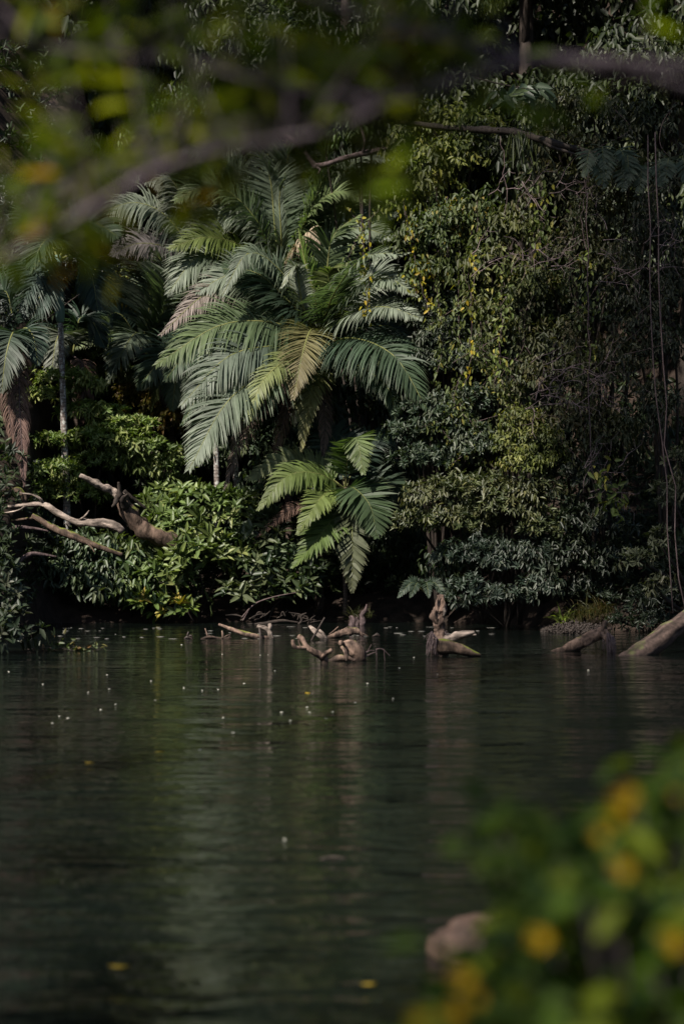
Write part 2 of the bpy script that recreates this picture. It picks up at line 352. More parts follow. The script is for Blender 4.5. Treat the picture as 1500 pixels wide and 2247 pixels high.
# ------------------------------------------------------------------ palms
def frond(name, pts, parent, leaf=.8, n=58, col=(.06, .085, .05), tip=None, droop=.5, roll=None, vee=.3, w=.05, stalk=.12, fwd=.75, seed=0,
          r0=.028, mat=None, ragged=.12, both=(1, 1)):
    """pts: world points of the midrib. leaflets leave both sides, bend under their weight."""
    rg = np.random.default_rng(seed + 11)
    if roll is None:
        e_ = np.asarray(pts[-1]) - np.asarray(pts[0]); roll = -1.0 * e_[0] / (np.linalg.norm(e_) + 1e-6)
    leaf = leaf * 1.34; droop = droop * .85; n = int(n * 1.75); w = w * .98; vee = vee * .8
    K = 40; P = spline(pts, K); T = nrm(np.gradient(P, axis=0))
    up = np.array([0, 0, 1.0])
    Sd = np.cross(T, up); bad = np.linalg.norm(Sd, axis=1) < .25
    for k in range(K):
        if bad[k]: Sd[k] = Sd[k - 1] if k and not bad[k - 1] else (np.array([1.0, 0, 0]) if k == 0 else Sd[k - 1])
    Sd = nrm(Sd)
    for k in range(1, K):
        if np.dot(Sd[k], Sd[k - 1]) < 0: Sd[k] = -Sd[k]
    Sd = nrm(Sd - T * np.sum(Sd * T, 1, keepdims=True)); N = np.cross(Sd, T)
    N = np.where(N[:, 2:3] < 0, N, N)
    c, s_ = math.cos(roll), math.sin(roll)
    Sd, N = Sd * c + N * s_, N * c - Sd * s_
    V = []; Fq = []; TT = []; m = 5
    col = np.array(col); tip = np.array(tip if tip is not None else col * 1.15)
    q = 0; total = np.linalg.norm(np.diff(P, axis=0), axis=1).sum()
    clump = rg.normal(size=n) * ragged
    for side in (1, -1):
        if not both[0 if side == 1 else 1]: continue
        for k in range(n):
            t = stalk + (1 - stalk) * (k + .5 * (side > 0) + rg.uniform(-.2, .2)) / n
            if rg.random() < .03: continue
            t = min(max(t, 0), .999); f = t * (K - 1); a = int(f); f -= a; b = min(a + 1, K - 1)
            p0 = P[a] * (1 - f) + P[b] * f; tt = nrm(T[a] * (1 - f) + T[b] * f); ss = nrm(Sd[a] * (1 - f) + Sd[b] * f) * side; nn = nrm(N[a] * (1 - f) + N[b] * f)
            u = (t - stalk) / (1 - stalk)
            prof = (math.sin(math.pi * min(1, .16 + .84 * u) ** .75)) ** .55 * (1 - .45 * u ** 3)
            Lf = leaf * max(.12, prof) * (rg.uniform(.88, 1.05) if rg.random() < .92 else rg.uniform(.4, .8))
            g = fwd * (.6 + .9 * u)
            d = nrm(ss + tt * g + nn * (vee + rg.normal() * ragged * 1.5) + tt * (clump[k] * .6 + rg.normal() * .06))
            dr = droop * rg.uniform(.75, 1.25)
            st = np.linspace(0, 1, m)
            wid = w * np.array([.45, 1.0, .95, .65, .05]) * (1.0 if u < .9 else .7)
            pts_ = [p0]; dd = d.copy()
            for x in range(1, m):
                dd = nrm(dd + np.array([0, 0, -dr * .62]) * (x / m + .15)); pts_.append(pts_[-1] + dd * Lf / (m - 1))
            pts_ = np.array(pts_)
            wv = nrm(np.cross(nn, d)); 
            wv = nrm(wv + nn * rg.normal() * .25)
            L_ = pts_ + wv * wid[:, None] * .5; R_ = pts_ - wv * wid[:, None] * .5
            V.append(np.hstack([L_, R_]).reshape(-1, 3))
            cc = col * (1 - u) + tip * u; cc = cc * rg.uniform(.8, 1.2)
            ends = cc * 1.0; tn = np.repeat(np.array([cc, cc, cc, cc, ends * .9 + np.array([.05, .035, .02]) * .5]), 2, 0)
            TT.append(tn)
            for x in range(m - 1): Fq.append([q + 2 * x, q + 2 * x + 1, q + 2 * x + 3, q + 2 * x + 2])
            q += 2 * m
    o = link(name, mesh(name, np.vstack(V), [np.array(Fq)], mat or M_frond, np.vstack(TT)), parent)
    mb = MB(); mb.tube(P[::3], np.linspace(r0, r0 * .2, len(P[::3])), 5); sub('midrib', mb.build('midrib', M_rachis if mat is None else M_vine), o)
    return o
def pf(Y, *q):
    return [at(a[0], a[1], Y + (a[2] if len(a) > 2 else 0)) for a in q]
DK = (.030, .052, .036); MD = (.062, .092, .050); LT = (.11, .145, .06); SIL = (.17, .195, .15); LIME = (.12, .145, .05); OLV = (.12, .12, .045); BRN = (.14, .085, .065); PINK = (.19, .145, .13)
def trunk(t, pts, rad, mat, name='trunk', rough=.06, sides=12):
    rad = [r * .62 for r in rad]; mb = MB(); mb.tube(pts, rad, sides, rough, 3, n=26); return link(name, mb.build(name, mat), t)

# main palm
t = thing('king_palm', 'largest palm in the centre, dark slim trunk with long arching fronds', 'palm', at(703, 1330, 41))
trunk(t, pf(41, (700, 1345), (703, 1150), (705, 900), (702, 790)), [.17, .13, .12, .11], M_palmtrunk)
trunk(t, pf(41, (702, 800), (700, 765), (699, 725)), [.12, .13, .07], M_shaft, 'crownshaft', .02)
Y = 41
fr = [
 dict(q=[(699,745),(600,708,-.6),(480,715,-1.0),(343,800,-1.3)], leaf=.90, col=MD, tip=LT, droop=.75, n=78, vee=.3),
 dict(q=[(699,755),(610,758,-.9),(500,783,-1.5),(398,890,-1.8)], leaf=.92, col=DK, tip=SIL, droop=.8, n=74, vee=.2),
 dict(q=[(699,760),(610,805,-1.1),(500,880,-1.9),(415,1030,-2.3)], leaf=1.0, col=MD, tip=SIL, droop=.35, n=74, vee=.25),
 dict(q=[(697,760),(640,782,-1.3),(575,838,-2.0),(545,930,-2.2)], leaf=.5, col=LIME, tip=(.17,.19,.08), droop=.6, n=54, vee=.2, w=.04),
 dict(q=[(700,735),(682,724,-.9),(664,775,-1.6),(643,875,-1.9)], leaf=.62, col=OLV, tip=(.16,.13,.07), droop=.3, n=60, w=.038),
 dict(q=[(705,765),(702,812,-.8),(680,868,-1.3),(661,990,-1.4)], leaf=.42, col=(.12,.14,.05), tip=(.18,.17,.08), droop=.5, n=56),
 dict(q=[(703,760),(775,742,-1.6),(865,782,-2.9),(935,895,-3.4)], leaf=.95, col=DK, tip=MD, droop=.75, n=78, vee=.25),
 dict(q=[(703,740),(780,686,-1.4),(850,674,-2.6),(925,700,-3.1)], leaf=.70, col=SIL, tip=SIL, droop=.5, n=60),
 dict(q=[(702,730),(735,640,-1.2),(800,565,-2.4),(895,555,-2.9)], leaf=.72, col=MD, tip=SIL, droop=.45, n=62),
 dict(q=[(699,728),(690,650,-.3),(668,570,-.5),(655,505,-.5)], leaf=.45, col=(.09,.15,.03), tip=(.12,.18,.04), droop=.2, n=48, fwd=1.7, vee=.6),
 dict(q=[(690,730),(662,660,-.7),(648,585,-1.0),(618,630,-1.2)], leaf=.42, col=SIL, tip=(.2,.22,.17), droop=.7, n=56, fwd=1.1),
 dict(q=[(697,730),(640,668,-.3),(565,600,-.4),(490,590,-.5)], leaf=.92, col=DK, tip=MD, droop=.35, n=70),
 dict(q=[(697,730),(620,600,-.5),(545,556,-1.0),(487,650,-1.3)], leaf=.5, col=MD, tip=SIL, droop=.9, n=62),
 dict(q=[(700,735),(740,670,-.5),(720,600,-.9),(770,575,-1.1)], leaf=.5, col=LIME, tip=LIME, droop=.5, n=50),
 dict(q=[(703,745),(790,720,.4),(860,718,.6),(900,760,.6)], leaf=.6, col=DK, tip=DK, droop=.8, n=54),
 dict(q=[(699,770),(700,850,.3),(740,900,.3),(735,985,.3)], leaf=.5, col=DK, tip=DK, droop=.4, n=44),
 dict(q=[(696,770),(610,830,-.7),(550,900,-1.2),(492,1075,-1.4)], leaf=.55, col=BRN, tip=PINK, droop=1.1, n=60, mat=M_dead, w=.022),
 dict(q=[(699,775),(705,850,-.5),(712,930,-.7),(706,1010,-.7)], leaf=.35, col=BRN, tip=PINK, droop=1.2, n=44, mat=M_dead, w=.022),
 dict(q=[(698,775),(650,850,-.3),(620,930,-.5),(600,1020,-.6)], leaf=.45, col=(.10,.07,.05), tip=BRN, droop=1.4, n=44, mat=M_dead, w=.02),
 dict(q=[(703,765),(780,800,-1.2),(850,850,-2.0),(870,940,-2.2)], leaf=.5, col=DK, tip=MD, droop=.9, n=54),
 dict(q=[(697,765),(590,740,.2),(480,800,.1),(400,930,0)], leaf=.6, col=DK, tip=MD, droop=.9, n=54),
 dict(q=[(700,740),(640,720,.2),(560,680,.2),(470,700,.1)], leaf=.8, col=DK, tip=SIL, droop=.5, n=64),
 dict(q=[(703,735),(760,640,.2),(830,600,.2),(905,640,.2)], leaf=.7, col=SIL, tip=SIL, droop=.5, n=60),
 dict(q=[(703,735),(780,640,-1.4),(850,612,-2.5),(915,650,-3.0)], leaf=.6, col=MD, tip=SIL, droop=.6, n=60),
 dict(q=[(699,730),(610,640,0),(520,600,-.1),(430,640,-.2)], leaf=.85, col=MD, tip=SIL, droop=.5, n=66),
 dict(q=[(702,728),(715,620,.1),(730,520,.1),(790,470,.1)], leaf=.75, col=MD, tip=LT, droop=.35, n=60),
 dict(q=[(697,745),(560,640,.1),(460,640,-.2),(352,735,-.4)], leaf=.62, col=(.15,.14,.11), tip=(.22,.17,.155), droop=.7, n=64, w=.03),
]
for i, f in enumerate(fr):
    q = f.pop('q'); frond('frond', pf(Y, *q), t, seed=i, **f)
# palm behind, taller
t = thing('king_palm', 'tall palm behind the central one, with fronds fanning up to the bare branch', 'palm', at(618, 1330, 44))
trunk(t, pf(44, (640, 1330), (630, 1000), (622, 760), (618, 650)), [.17, .14, .12, .11], M_palmtrunk)
trunk(t, pf(44, (618, 655), (617, 630), (616, 600)), [.12, .13, .06], M_shaft, 'crownshaft', .02)
fr = [
 dict(q=[(616,610),(560,480,-.4),(470,405,-.8),(385,440,-1.0)], leaf=1.0, col=MD, tip=LT, droop=.4, n=80),
 dict(q=[(616,615),(540,545,-.8),(455,520,-1.4),(372,545,-1.6)], leaf=.72, col=(.13,.18,.03), tip=LIME, droop=.55, n=64),
 dict(q=[(616,615),(530,580,-.6),(440,560,-1.2),(368,645,-1.4)], leaf=.9, col=MD, tip=SIL, droop=.55, n=70),
 dict(q=[(616,605),(603,500,0),(590,380,-.2),(545,280,-.4)], leaf=.85, col=MD, tip=SIL, droop=.3, n=70),
 dict(q=[(617,605),(672,480,0),(712,380,-.2),(722,290,-.3)], leaf=.85, col=LT, tip=SIL, droop=.3, n=74),
 dict(q=[(618,605),(700,520,.1),(785,430,-.1),(862,400,-.3)], leaf=.85, col=MD, tip=LT, droop=.35, n=70),
 dict(q=[(618,610),(690,560,-.4),(770,500,-.7),(862,520,-.9)], leaf=.80, col=MD, tip=SIL, droop=.45, n=66),
 dict(q=[(616,610),(617,520,-.7),(613,430,-.9),(626,385,-1.0)], leaf=.28, col=MD, tip=SIL, droop=.4, n=46, fwd=2.6, vee=.4),
 dict(q=[(617,610),(640,560,-.9),(680,508,-1.4),(702,545,-1.6)], leaf=.45, col=(.2,.17,.1), tip=(.34,.27,.2), droop=1.4, n=46, mat=M_dead),
 dict(q=[(616,600),(560,440,.3),(480,340,.3),(400,330,.2)], leaf=.95, col=LT, tip=SIL, droop=.5, n=70),
 dict(q=[(616,600),(620,440,.3),(640,320,.3),(700,260,.3)], leaf=.9, col=MD, tip=SIL, droop=.3, n=66),
 dict(q=[(617,606),(720,440,.4),(780,350,.4),(850,350,.3)], leaf=.9, col=LT, tip=SIL, droop=.4, n=66),
 dict(q=[(616,608),(560,540,.2),(480,510,.1),(400,590,0)], leaf=.95, col=MD, tip=SIL, droop=.5, n=70),
 dict(q=[(616,608),(580,520,-.3),(520,470,-.6),(440,500,-.9)], leaf=.9, col=SIL, tip=SIL, droop=.5, n=74),
 dict(q=[(617,606),(640,500,.4),(670,400,.6),(650,300,.6)], leaf=.9, col=MD, tip=MD, droop=.3, n=66),
 dict(q=[(617,606),(740,500,.6),(800,470,.8),(868,470,.8)], leaf=.9, col=SIL, tip=SIL, droop=.5, n=66),
 dict(q=[(617,606),(680,470,-.5),(740,420,-.8),(800,440,-1.0)], leaf=.7, col=LT, tip=LT, droop=.5, n=60),
]
for i, f in enumerate(fr):
    q = f.pop('q'); frond('frond', pf(44, *q), t, seed=40 + i, **f)
# third palm further back
t = thing('king_palm', 'palm at the back whose grey fronds hang out to the left of the crowns', 'palm', at(430, 1300, 47))
trunk(t, pf(47, (418, 1300), (415, 1000), (425, 700), (430, 600)), [.16, .14, .13, .12], M_palmtrunk)
fr = [
 dict(q=[(430,560),(360,470,-.3),(285,445,-.5),(200,482,-.7)], leaf=.75, col=SIL, tip=SIL, droop=1.2, n=70),
 dict(q=[(430,560),(400,440,0),(370,390,-.1),(320,400,-.2)], leaf=.8, col=(.15,.15,.12), tip=SIL, droop=.8, n=60),
 dict(q=[(430,560),(360,540,-.6),(300,535,-.9),(240,560,-1.1)], leaf=.6, col=(.17,.15,.15), tip=(.25,.22,.22), droop=.6, n=60),
 dict(q=[(430,560),(470,430,0),(500,350,-.1),(560,300,-.2)], leaf=.8, col=(.16,.16,.12), tip=SIL, droop=.6, n=60),
 dict(q=[(430,560),(430,450,.2),(420,370,.2),(380,350,.2)], leaf=.9, col=MD, tip=LT, droop=.5, n=60),
 dict(q=[(430,560),(370,600,-.6),(320,600,-1.0),(270,660,-1.2)], leaf=.8, col=DK, tip=MD, droop=.5, n=60),
 dict(q=[(430,560),(520,440,.3),(560,400,.3),(600,420,.3)], leaf=.8, col=LT, tip=SIL, droop=.5, n=60),
]
for i, f in enumerate(fr):
    q = f.pop('q'); frond('frond', pf(47, *q), t, seed=70 + i, **f)
# palm left of centre with leaning trunk
t = thing('king_palm', 'palm with leaning ringed trunk standing left of the largest palm', 'palm', at(372, 1180, 45))
trunk(t, pf(45, (385, 1180), (372, 930), (335, 830), (312, 765)), [.16, .14, .13, .12], M_palmtrunk)
fr = [
 dict(q=[(312,765),(360,680,-.2),(372,600,-.4),(330,545,-.5)], leaf=.95, col=MD, tip=SIL, droop=.2, n=66),
 dict(q=[(312,765),(330,650,0),(310,590,-.2),(265,560,-.3)], leaf=.9, col=MD, tip=SIL, droop=.3, n=60),
 dict(q=[(312,765),(250,725,-.6),(200,730,-.9),(165,765,-1.0)], leaf=.55, col=(.09,.13,.03), tip=LT, droop=.7, n=54),
 dict(q=[(312,765),(265,690,-.2),(225,700,-.4),(180,730,-.5)], leaf=.55, col=DK, tip=DK, droop=.9, n=54),
 dict(q=[(312,765),(300,730,-.9),(270,770,-1.3),(235,845,-1.4)], leaf=.6, col=MD, tip=SIL, droop=.4, n=54),
 dict(q=[(312,765),(370,730,-.7),(400,780,-.9),(395,860,-1.0)], leaf=.55, col=DK, tip=MD, droop=.4, n=54),
 dict(q=[(312,765),(350,810,-.7),(345,860,-.9),(332,905,-1.0)], leaf=.35, col=LT, tip=LIME, droop=.3, n=44),
 dict(q=[(312,765),(280,650,.2),(240,620,.2),(215,650,.2)], leaf=.7, col=(.13,.12,.02), tip=(.16,.12,.02), droop=.9, n=50),
]
for i, f in enumerate(fr):
    q = f.pop('q'); frond('frond', pf(45, *q), t, seed=100 + i, **f)
# left palm with blue-green crownshaft
t = thing('king_palm', 'palm with smooth blue-green crownshaft above a pale lichened trunk, at the left', 'palm', at(145, 1180, 41.3))
trunk(t, pf(41.3, (150, 1200), (143, 1000), (138, 850), (133, 700)), [.15, .13, .11, .10], M_paletrunk)
trunk(t, pf(41.3, (133, 708), (132, 690), (130, 640), (128, 560)), [.13, .18, .17, .12], M_shaft, 'crownshaft', .02)
fr = [
 dict(q=[(128,575),(100,560,-.4),(60,620,-.8),(30,720,-1.0)], leaf=.7, col=DK, tip=(.07,.09,.08), droop=.4, n=56),
 dict(q=[(128,575),(105,600,-.7),(85,660,-1.0),(60,745,-1.1)], leaf=.6, col=DK, tip=(.07,.09,.08), droop=.4, n=54),
 dict(q=[(128,570),(170,560,.3),(200,600,.2),(215,680,.1)], leaf=.7, col=DK, tip=DK, droop=.5, n=54),
 dict(q=[(128,570),(100,500,.2),(70,480,.1),(20,500,0)], leaf=.7, col=DK, tip=MD, droop=.5, n=54),
 dict(q=[(128,570),(170,500,-.2),(210,490,-.2),(260,520,-.3)], leaf=.7, col=DK, tip=MD, droop=.5, n=54),
 dict(q=[(130,570),(120,520,-.9),(90,540,-1.3),(70,600,-1.4)], leaf=.7, col=DK, tip=MD, droop=.3, n=54),
]
for i, f in enumerate(fr):
    q = f.pop('q'); frond('frond', pf(41.3, *q), t, seed=130 + i, **f)
# short palm below it
t = thing('king_palm', 'short palm with a drooping grey fan frond, tucked beside the pale trunk', 'palm', at(165, 1150, 43.2))
trunk(t, pf(43.2, (172, 1150), (168, 950), (160, 790)), [.12, .11, .10], M_palmtrunk)
fr = [
 dict(q=[(160,780),(145,735,-.5),(125,745,-1.2),(112,835,-1.4)], leaf=.5, col=(.09,.10,.08), tip=(.12,.13,.10), droop=.3, n=50),
 dict(q=[(160,780),(110,740,0),(80,760,0),(70,800,0)], leaf=.5, col=DK, tip=DK, droop=.8, n=44),
 dict(q=[(160,780),(175,700,0),(200,700,0),(230,760,0)], leaf=.6, col=DK, tip=DK, droop=.8, n=44),
 dict(q=[(160,780),(180,800,-.3),(185,850,-.3),(180,930,-.3)], leaf=.4, col=BRN, tip=BRN, droop=.8, n=36, mat=M_dead),
]
for i, f in enumerate(fr):
    q = f.pop('q'); frond('frond', pf(43.2, *q), t, seed=150 + i, **f)
# far-left palm with dead fronds
t = thing('king_palm', 'palm at the far left edge with withered brown fronds hanging straight down', 'palm', at(10, 1180, 41.5))
trunk(t, pf(41.5, (-15, 1200), (-5, 1000), (10, 880), (22, 760)), [.13, .12, .11, .10], M_palmtrunk)
fr = [
 dict(q=[(22,760),(28,800,-.5),(30,900,-.6),(40,1065,-.6)], leaf=.42, col=BRN, tip=(.17,.11,.10), droop=1.6, n=60, mat=M_dead, w=.022),
 dict(q=[(22,760),(10,800,-.5),(6,880,-.6),(14,980,-.6)], leaf=.36, col=(.10,.065,.055), tip=BRN, droop=1.6, n=50, mat=M_dead, w=.022),
 dict(q=[(22,755),(15,730,-.6),(0,780,-1.0),(-10,860,-1.0)], leaf=.6, col=DK, tip=(.08,.09,.07), droop=.4, n=50),
 dict(q=[(22,755),(40,720,-.3),(60,740,-.6),(70,800,-.7)], leaf=.45, col=DK, tip=DK, droop=.8, n=44),
 dict(q=[(22,750),(5,650,0),(-20,640,0),(-60,700,0)], leaf=.6, col=DK, tip=MD, droop=.6, n=50),
]
for i, f in enumerate(fr):
    q = f.pop('q'); frond('frond', pf(40.0, *[(a[0] + 14,) + tuple(a[1:]) for a in q]), t, seed=160 + i, **f)
# small palm in front
t = thing('young_palm', 'low young palm with broad ribbed fronds, below the largest palm', 'palm', at(760, 1330, 39.9))
trunk(t, pf(39.9, (757, 1350), (757, 1200), (758, 1070)), [.08, .07, .06], M_palmtrunk)
fr = [
 dict(q=[(758,1070),(764,990,-.2),(782,962,-.8),(797,1040,-1.2)], leaf=.48, col=(.065,.10,.035), tip=(.13,.165,.07), droop=.15, n=34),
 dict(q=[(757,1075),(700,1040,-.5),(630,1045,-.9),(566,1118,-1.1)], leaf=.46, col=(.08,.12,.03), tip=LIME, droop=.75, n=46),
 dict(q=[(757,1072),(690,1025,.1),(620,1012,0),(538,1052,-.1)], leaf=.42, col=LT, tip=(.18,.19,.10), droop=.6, n=44),
 dict(q=[(757,1080),(722,1078,-.7),(690,1110,-1.1),(652,1172,-1.3)], leaf=.38, col=(.10,.14,.03), tip=LIME, droop=.25, n=38),
 dict(q=[(757,1085),(735,1130,-.6),(698,1180,-1.0),(642,1245,-1.1)], leaf=.48, col=(.07,.11,.03), tip=(.10,.14,.04), droop=.2, n=42),
 dict(q=[(757,1085),(768,1110,-.6),(773,1190,-.9),(772,1300,-.9)], leaf=.42, col=(.07,.085,.045), tip=(.10,.105,.06), droop=.12, n=42),
 dict(q=[(758,1080),(775,1070,-.6),(812,1110,-1.1),(826,1178,-1.3)], leaf=.62, col=(.045,.072,.035), tip=(.06,.09,.042), droop=.15, n=40),
 dict(q=[(758,1075),(800,1062,.2),(855,1065,.2),(892,1125,.2)], leaf=.5, col=DK, tip=MD, droop=.5, n=44),
 dict(q=[(758,1075),(790,990,.4),(840,960,.5),(870,1010,.5)], leaf=.5, col=DK, tip=DK, droop=.5, n=44),
 dict(q=[(757,1075),(700,1110,.1),(640,1115,.1),(560,1180,0)], leaf=.24, col=BRN, tip=BRN, droop=.6, n=40, mat=M_dead, w=.022),
 dict(q=[(757,1075),(740,980,.5),(700,930,.6),(640,940,.6)], leaf=.6, col=DK, tip=DK, droop=.5, n=44),
]
for i, f in enumerate(fr):
    q = f.pop('q'); kw = dict(w=.075, vee=.15, r0=.014); kw.update(f); frond('frond', pf(39.9, *q), t, seed=180 + i, **kw)
# extra bare palm trunks of the clump
for lab, x0, x1, y1, Yq, mt in (('pale spotted palm trunk under the drooping fronds of the largest palm', 478, 468, 780, 42.6, M_paletrunk),
                   ('slim greyish palm trunk right of the pale spotted one', 520, 512, 820, 43.2, M_paletrunk),
                   ('thin reddish palm trunk left of the pale spotted one', 418, 408, 800, 43.6, M_palmtrunk)):
    t = thing('palm', lab, 'palm', at(x0, 1180, Yq))
    trunk(t, pf(Yq, (x0, 1200), (x0 - 2, 1050), (x1, y1)), [.13, .11, .09], mt)
    for k in range(4):
        a = [(-70, 60), (60, 50), (-20, 110), (30, 120)][k]
        frond('frond', pf(Yq, (x1, y1), (x1 + a[0] * .5, y1 - 40, -.3 * (k % 2)), (x1 + a[0], y1 - 5 + a[1] * .2, -.4), (x1 + a[0] * 1.5, y1 + a[1] * .9, -.4)), t,
              seed=int(x0) + k, leaf=.6, col=DK, tip=MD, n=40)
#PART2
# ------------------------------------------------------------------ leafy things
def bl(px, py, Y, rx, rz, ry=None):
    s = Y / FPX
    return (at(px, py, Y), (rx * s, (ry if ry else rx * s * .8), rz * s))
G_DK = [(.018, .032, .015), (.028, .045, .018), (.040, .060, .024)]
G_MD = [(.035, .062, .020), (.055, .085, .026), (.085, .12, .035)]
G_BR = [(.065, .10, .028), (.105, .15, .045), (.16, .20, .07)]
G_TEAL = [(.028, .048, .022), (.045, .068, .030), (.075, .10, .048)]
G_LS = [(.10, .15, .035), (.15, .20, .055), (.20, .24, .08)]
G_YEL = [(.12, .14, .02), (.20, .21, .03), (.26, .20, .025)]
G_OLV = [(.05, .055, .02), (.075, .08, .028), (.10, .095, .04)]
def shrub(name, label, cat, blobs, kind='rosette', k=7, L=.2, W=.075, cols=G_MD, wts=(3, 3, 1), dens=22, mat=None, seed=0, base=None, group=None,
          stem=True, inner=.4, trunk_r=.05, upw=.5, curl=.15, bark=None, extra=None, part=('crown', 'trunk')):
    rg = np.random.default_rng(seed); random.seed(seed)
    B = [bl(*b) if len(b) > 2 else b for b in blobs]
    P, A = blob_sprigs(rg, B, dens, inner)
    A = nrm(A + rg.normal(size=A.shape) * .35 + np.array([0, -.15, upw]))
    LV = Leaves(); g_ = np.array([mnoise.noise(Vector(tuple(x * 1.3)) ) for x in P]) + rg.normal(size=len(P)) * .25; lo = g_ < .05
    sprigs(LV, rg, P[lo], A[lo], k, kind, L, W, cols, wts)
    sprigs(LV, rg, P[~lo], A[~lo], max(4, k - 2), 'droop' if kind == 'rosette' and L < .2 else kind, L * 1.2, W * 1.15, [np.array(c) * [1.1, .98, .95] for c in cols], wts)
    if extra: extra(LV, rg, B)
    c = np.mean([b[0] for b in B], 0)
    if base is None:
        base = (c[0], c[1] + .2, groundz(c[0], c[1] + .2) - .05)
    base = np.array(base, float)
    t = thing(name, label, cat, base, group)
    link(part[0], LV.build(part[0], mat or M_leaf, curl=curl), t)
    if stem:
        mb = MB()
        for b in B:
            c_, r_ = b
            mid = base * .5 + c_ * .5 + rg.normal(size=3) * .12; mid[2] = base[2] * .35 + c_[2] * .65
            mb.tube([base, mid, c_, c_ + np.array([rg.normal() * .4 * r_[0], -r_[1] * .4, r_[2] * .6])], [trunk_r, trunk_r * .7, trunk_r * .45, trunk_r * .15], 6, .1, 4, n=12)
            for q in range(5):
                d = rnd_dirs(rg, 1)[0]; d[2] = abs(d[2]) * .7
                mb.tube([c_, c_ + d * r_ * .5, c_ + d * np.array(r_) * .92 + [0, 0, .03]], [trunk_r * .35, trunk_r * .22, trunk_r * .08], 4)
        link(part[1], mb.build(part[1], bark or M_bark), t)
    return t
# left bank: broad-leaved shrubs
GS = 'broad-leaved shrubs along the far bank'
kw = dict(name='broadleaf_shrub', cat='shrub', k=7, L=.27, W=.095, dens=12, mat=M_gloss, group=GS, trunk_r=.02, upw=.7, part=('foliage', 'stem'))
shrub(label='tall glossy shrub around the foot of the thick mossy leaning trunk', blobs=[(440,1120,40.8,75,50),(390,1180,40.3,70,60),(520,1140,40.8,70,55),(350,1110,41.2,50,40)], cols=G_BR, wts=(4, 3, 1), seed=1, **kw)
shrub(label='bright green shrub bulging over the bank left of the young palm', blobs=[(430,1240,39.9,85,60),(360,1275,39.8,60,45),(500,1230,40.2,60,55)], cols=G_BR, wts=(4, 3, 1), seed=2, **kw)
shrub(label='shaded shrub between the young palm and the bright green one', blobs=[(570,1180,40.4,60,65),(610,1240,40.2,55,50),(560,1260,40.0,55,45)], cols=G_TEAL, wts=(3, 3, 2), seed=3, **kw)
shrub(label='low shrub with grey-green leaves leaning over the twig pile', blobs=[(640,1300,39.8,45,30),(585,1310,39.8,40,32),(520,1315,39.7,50,30)], cols=G_TEAL, wts=(1, 3, 3), seed=4, **kw)
shrub(label='small yellowish-green plant at the water edge under the bright shrub', blobs=[(330,1325,39.6,45,22),(390,1340,39.6,50,18)], cols=[(.08,.12,.03),(.12,.16,.035),(.20,.17,.03)], wts=(6, 3, .5), seed=5, **kw)
shrub(label='bluish-green shrub drooping to the water, below the pale forked branch', blobs=[(190,1220,40.0,85,50),(130,1270,39.8,55,50),(220,1290,39.8,80,50)], cols=G_TEAL, wts=(3, 3, 3), seed=6, **{**kw, 'kind': 'droop', 'L': .22, 'W': .08, 'dens': 15})
shrub(label='dark green shrub at the foot of the fallen branches at the left edge', blobs=[(60,1270,39.4,60,50),(20,1200,40.4,55,40),(95,1190,40.8,70,35)], cols=G_DK, wts=(3, 3, 3), seed=7, **{**kw, 'L': .2, 'W': .07})
shrub(label='leafy shrub under the cut end of the mossy branch', blobs=[(290,1230,40.1,55,50),(280,1300,39.8,60,40)], cols=G_MD, wts=(2, 3, 2), seed=8, **{**kw, 'kind': 'droop'})
shrub(label='low plants hiding the foot of the young palm', blobs=[(690,1290,40,45,45),(700,1240,40.8,50,50)], cols=G_DK, wts=(2, 3, 1), seed=9, **kw)
# layered saplings on the left
GT = 'layered saplings on the left slope'
kw = dict(name='sapling_tree', cat='tree', k=7, L=.145, W=.052, dens=34, group=GT, trunk_r=.02, upw=1.0, inner=.25)
shrub(label='light green sapling tier crossing the pale trunk at mid height', blobs=[(145,835,41.8,65,22),(110,870,41.9,55,18),(190,850,42,50,18)], cols=G_LS, wts=(2, 3, 3), seed=11, base=at(165, 1190, 42), **kw)
shrub(label='sapling with flat bright tiers below the drooping grey fan frond', blobs=[(200,905,42,75,18),(270,935,42,80,20),(230,965,41.7,90,22),(110,975,41.6,75,18)], cols=G_LS, wts=(4, 3, 1), seed=12, base=at(205, 1190, 42), **kw)
shrub(label='shaded sapling with low tiers spreading right to the reddish palm trunk', blobs=[(300,985,41.8,85,25),(350,1030,42,75,28),(240,1020,41.8,90,28),(390,1070,42.2,50,25)], cols=G_BR, wts=(3, 3, 1), seed=13, base=at(285, 1190, 42), **kw)
shrub(label='yellowish bush behind the palms, between the leaning and reddish trunks', blobs=[(370,935,44.5,60,35),(345,900,45.5,60,40),(300,880,45.5,50,35)], cols=[(.09,.09,.015),(.12,.10,.02),(.14,.09,.02)], wts=(2, 2, 1), seed=14, **kw)
shrub(label='low sapling covering the foot of the pale trunk at the left', blobs=[(110,1040,41.4,85,28),(60,1080,41.2,70,25),(170,1090,41.6,80,30)], cols=G_LS, wts=(3, 2, 1), seed=15, **kw)
shrub(label='yellow-green undergrowth tree between the left palms', blobs=[(90,810,44,60,35),(40,880,43.6,60,40),(215,640,46,60,50),(220,800,46,60,35)], cols=[(.10,.13,.02),(.15,.18,.03),(.19,.21,.035)], wts=(3, 2, 1), seed=16, **kw)
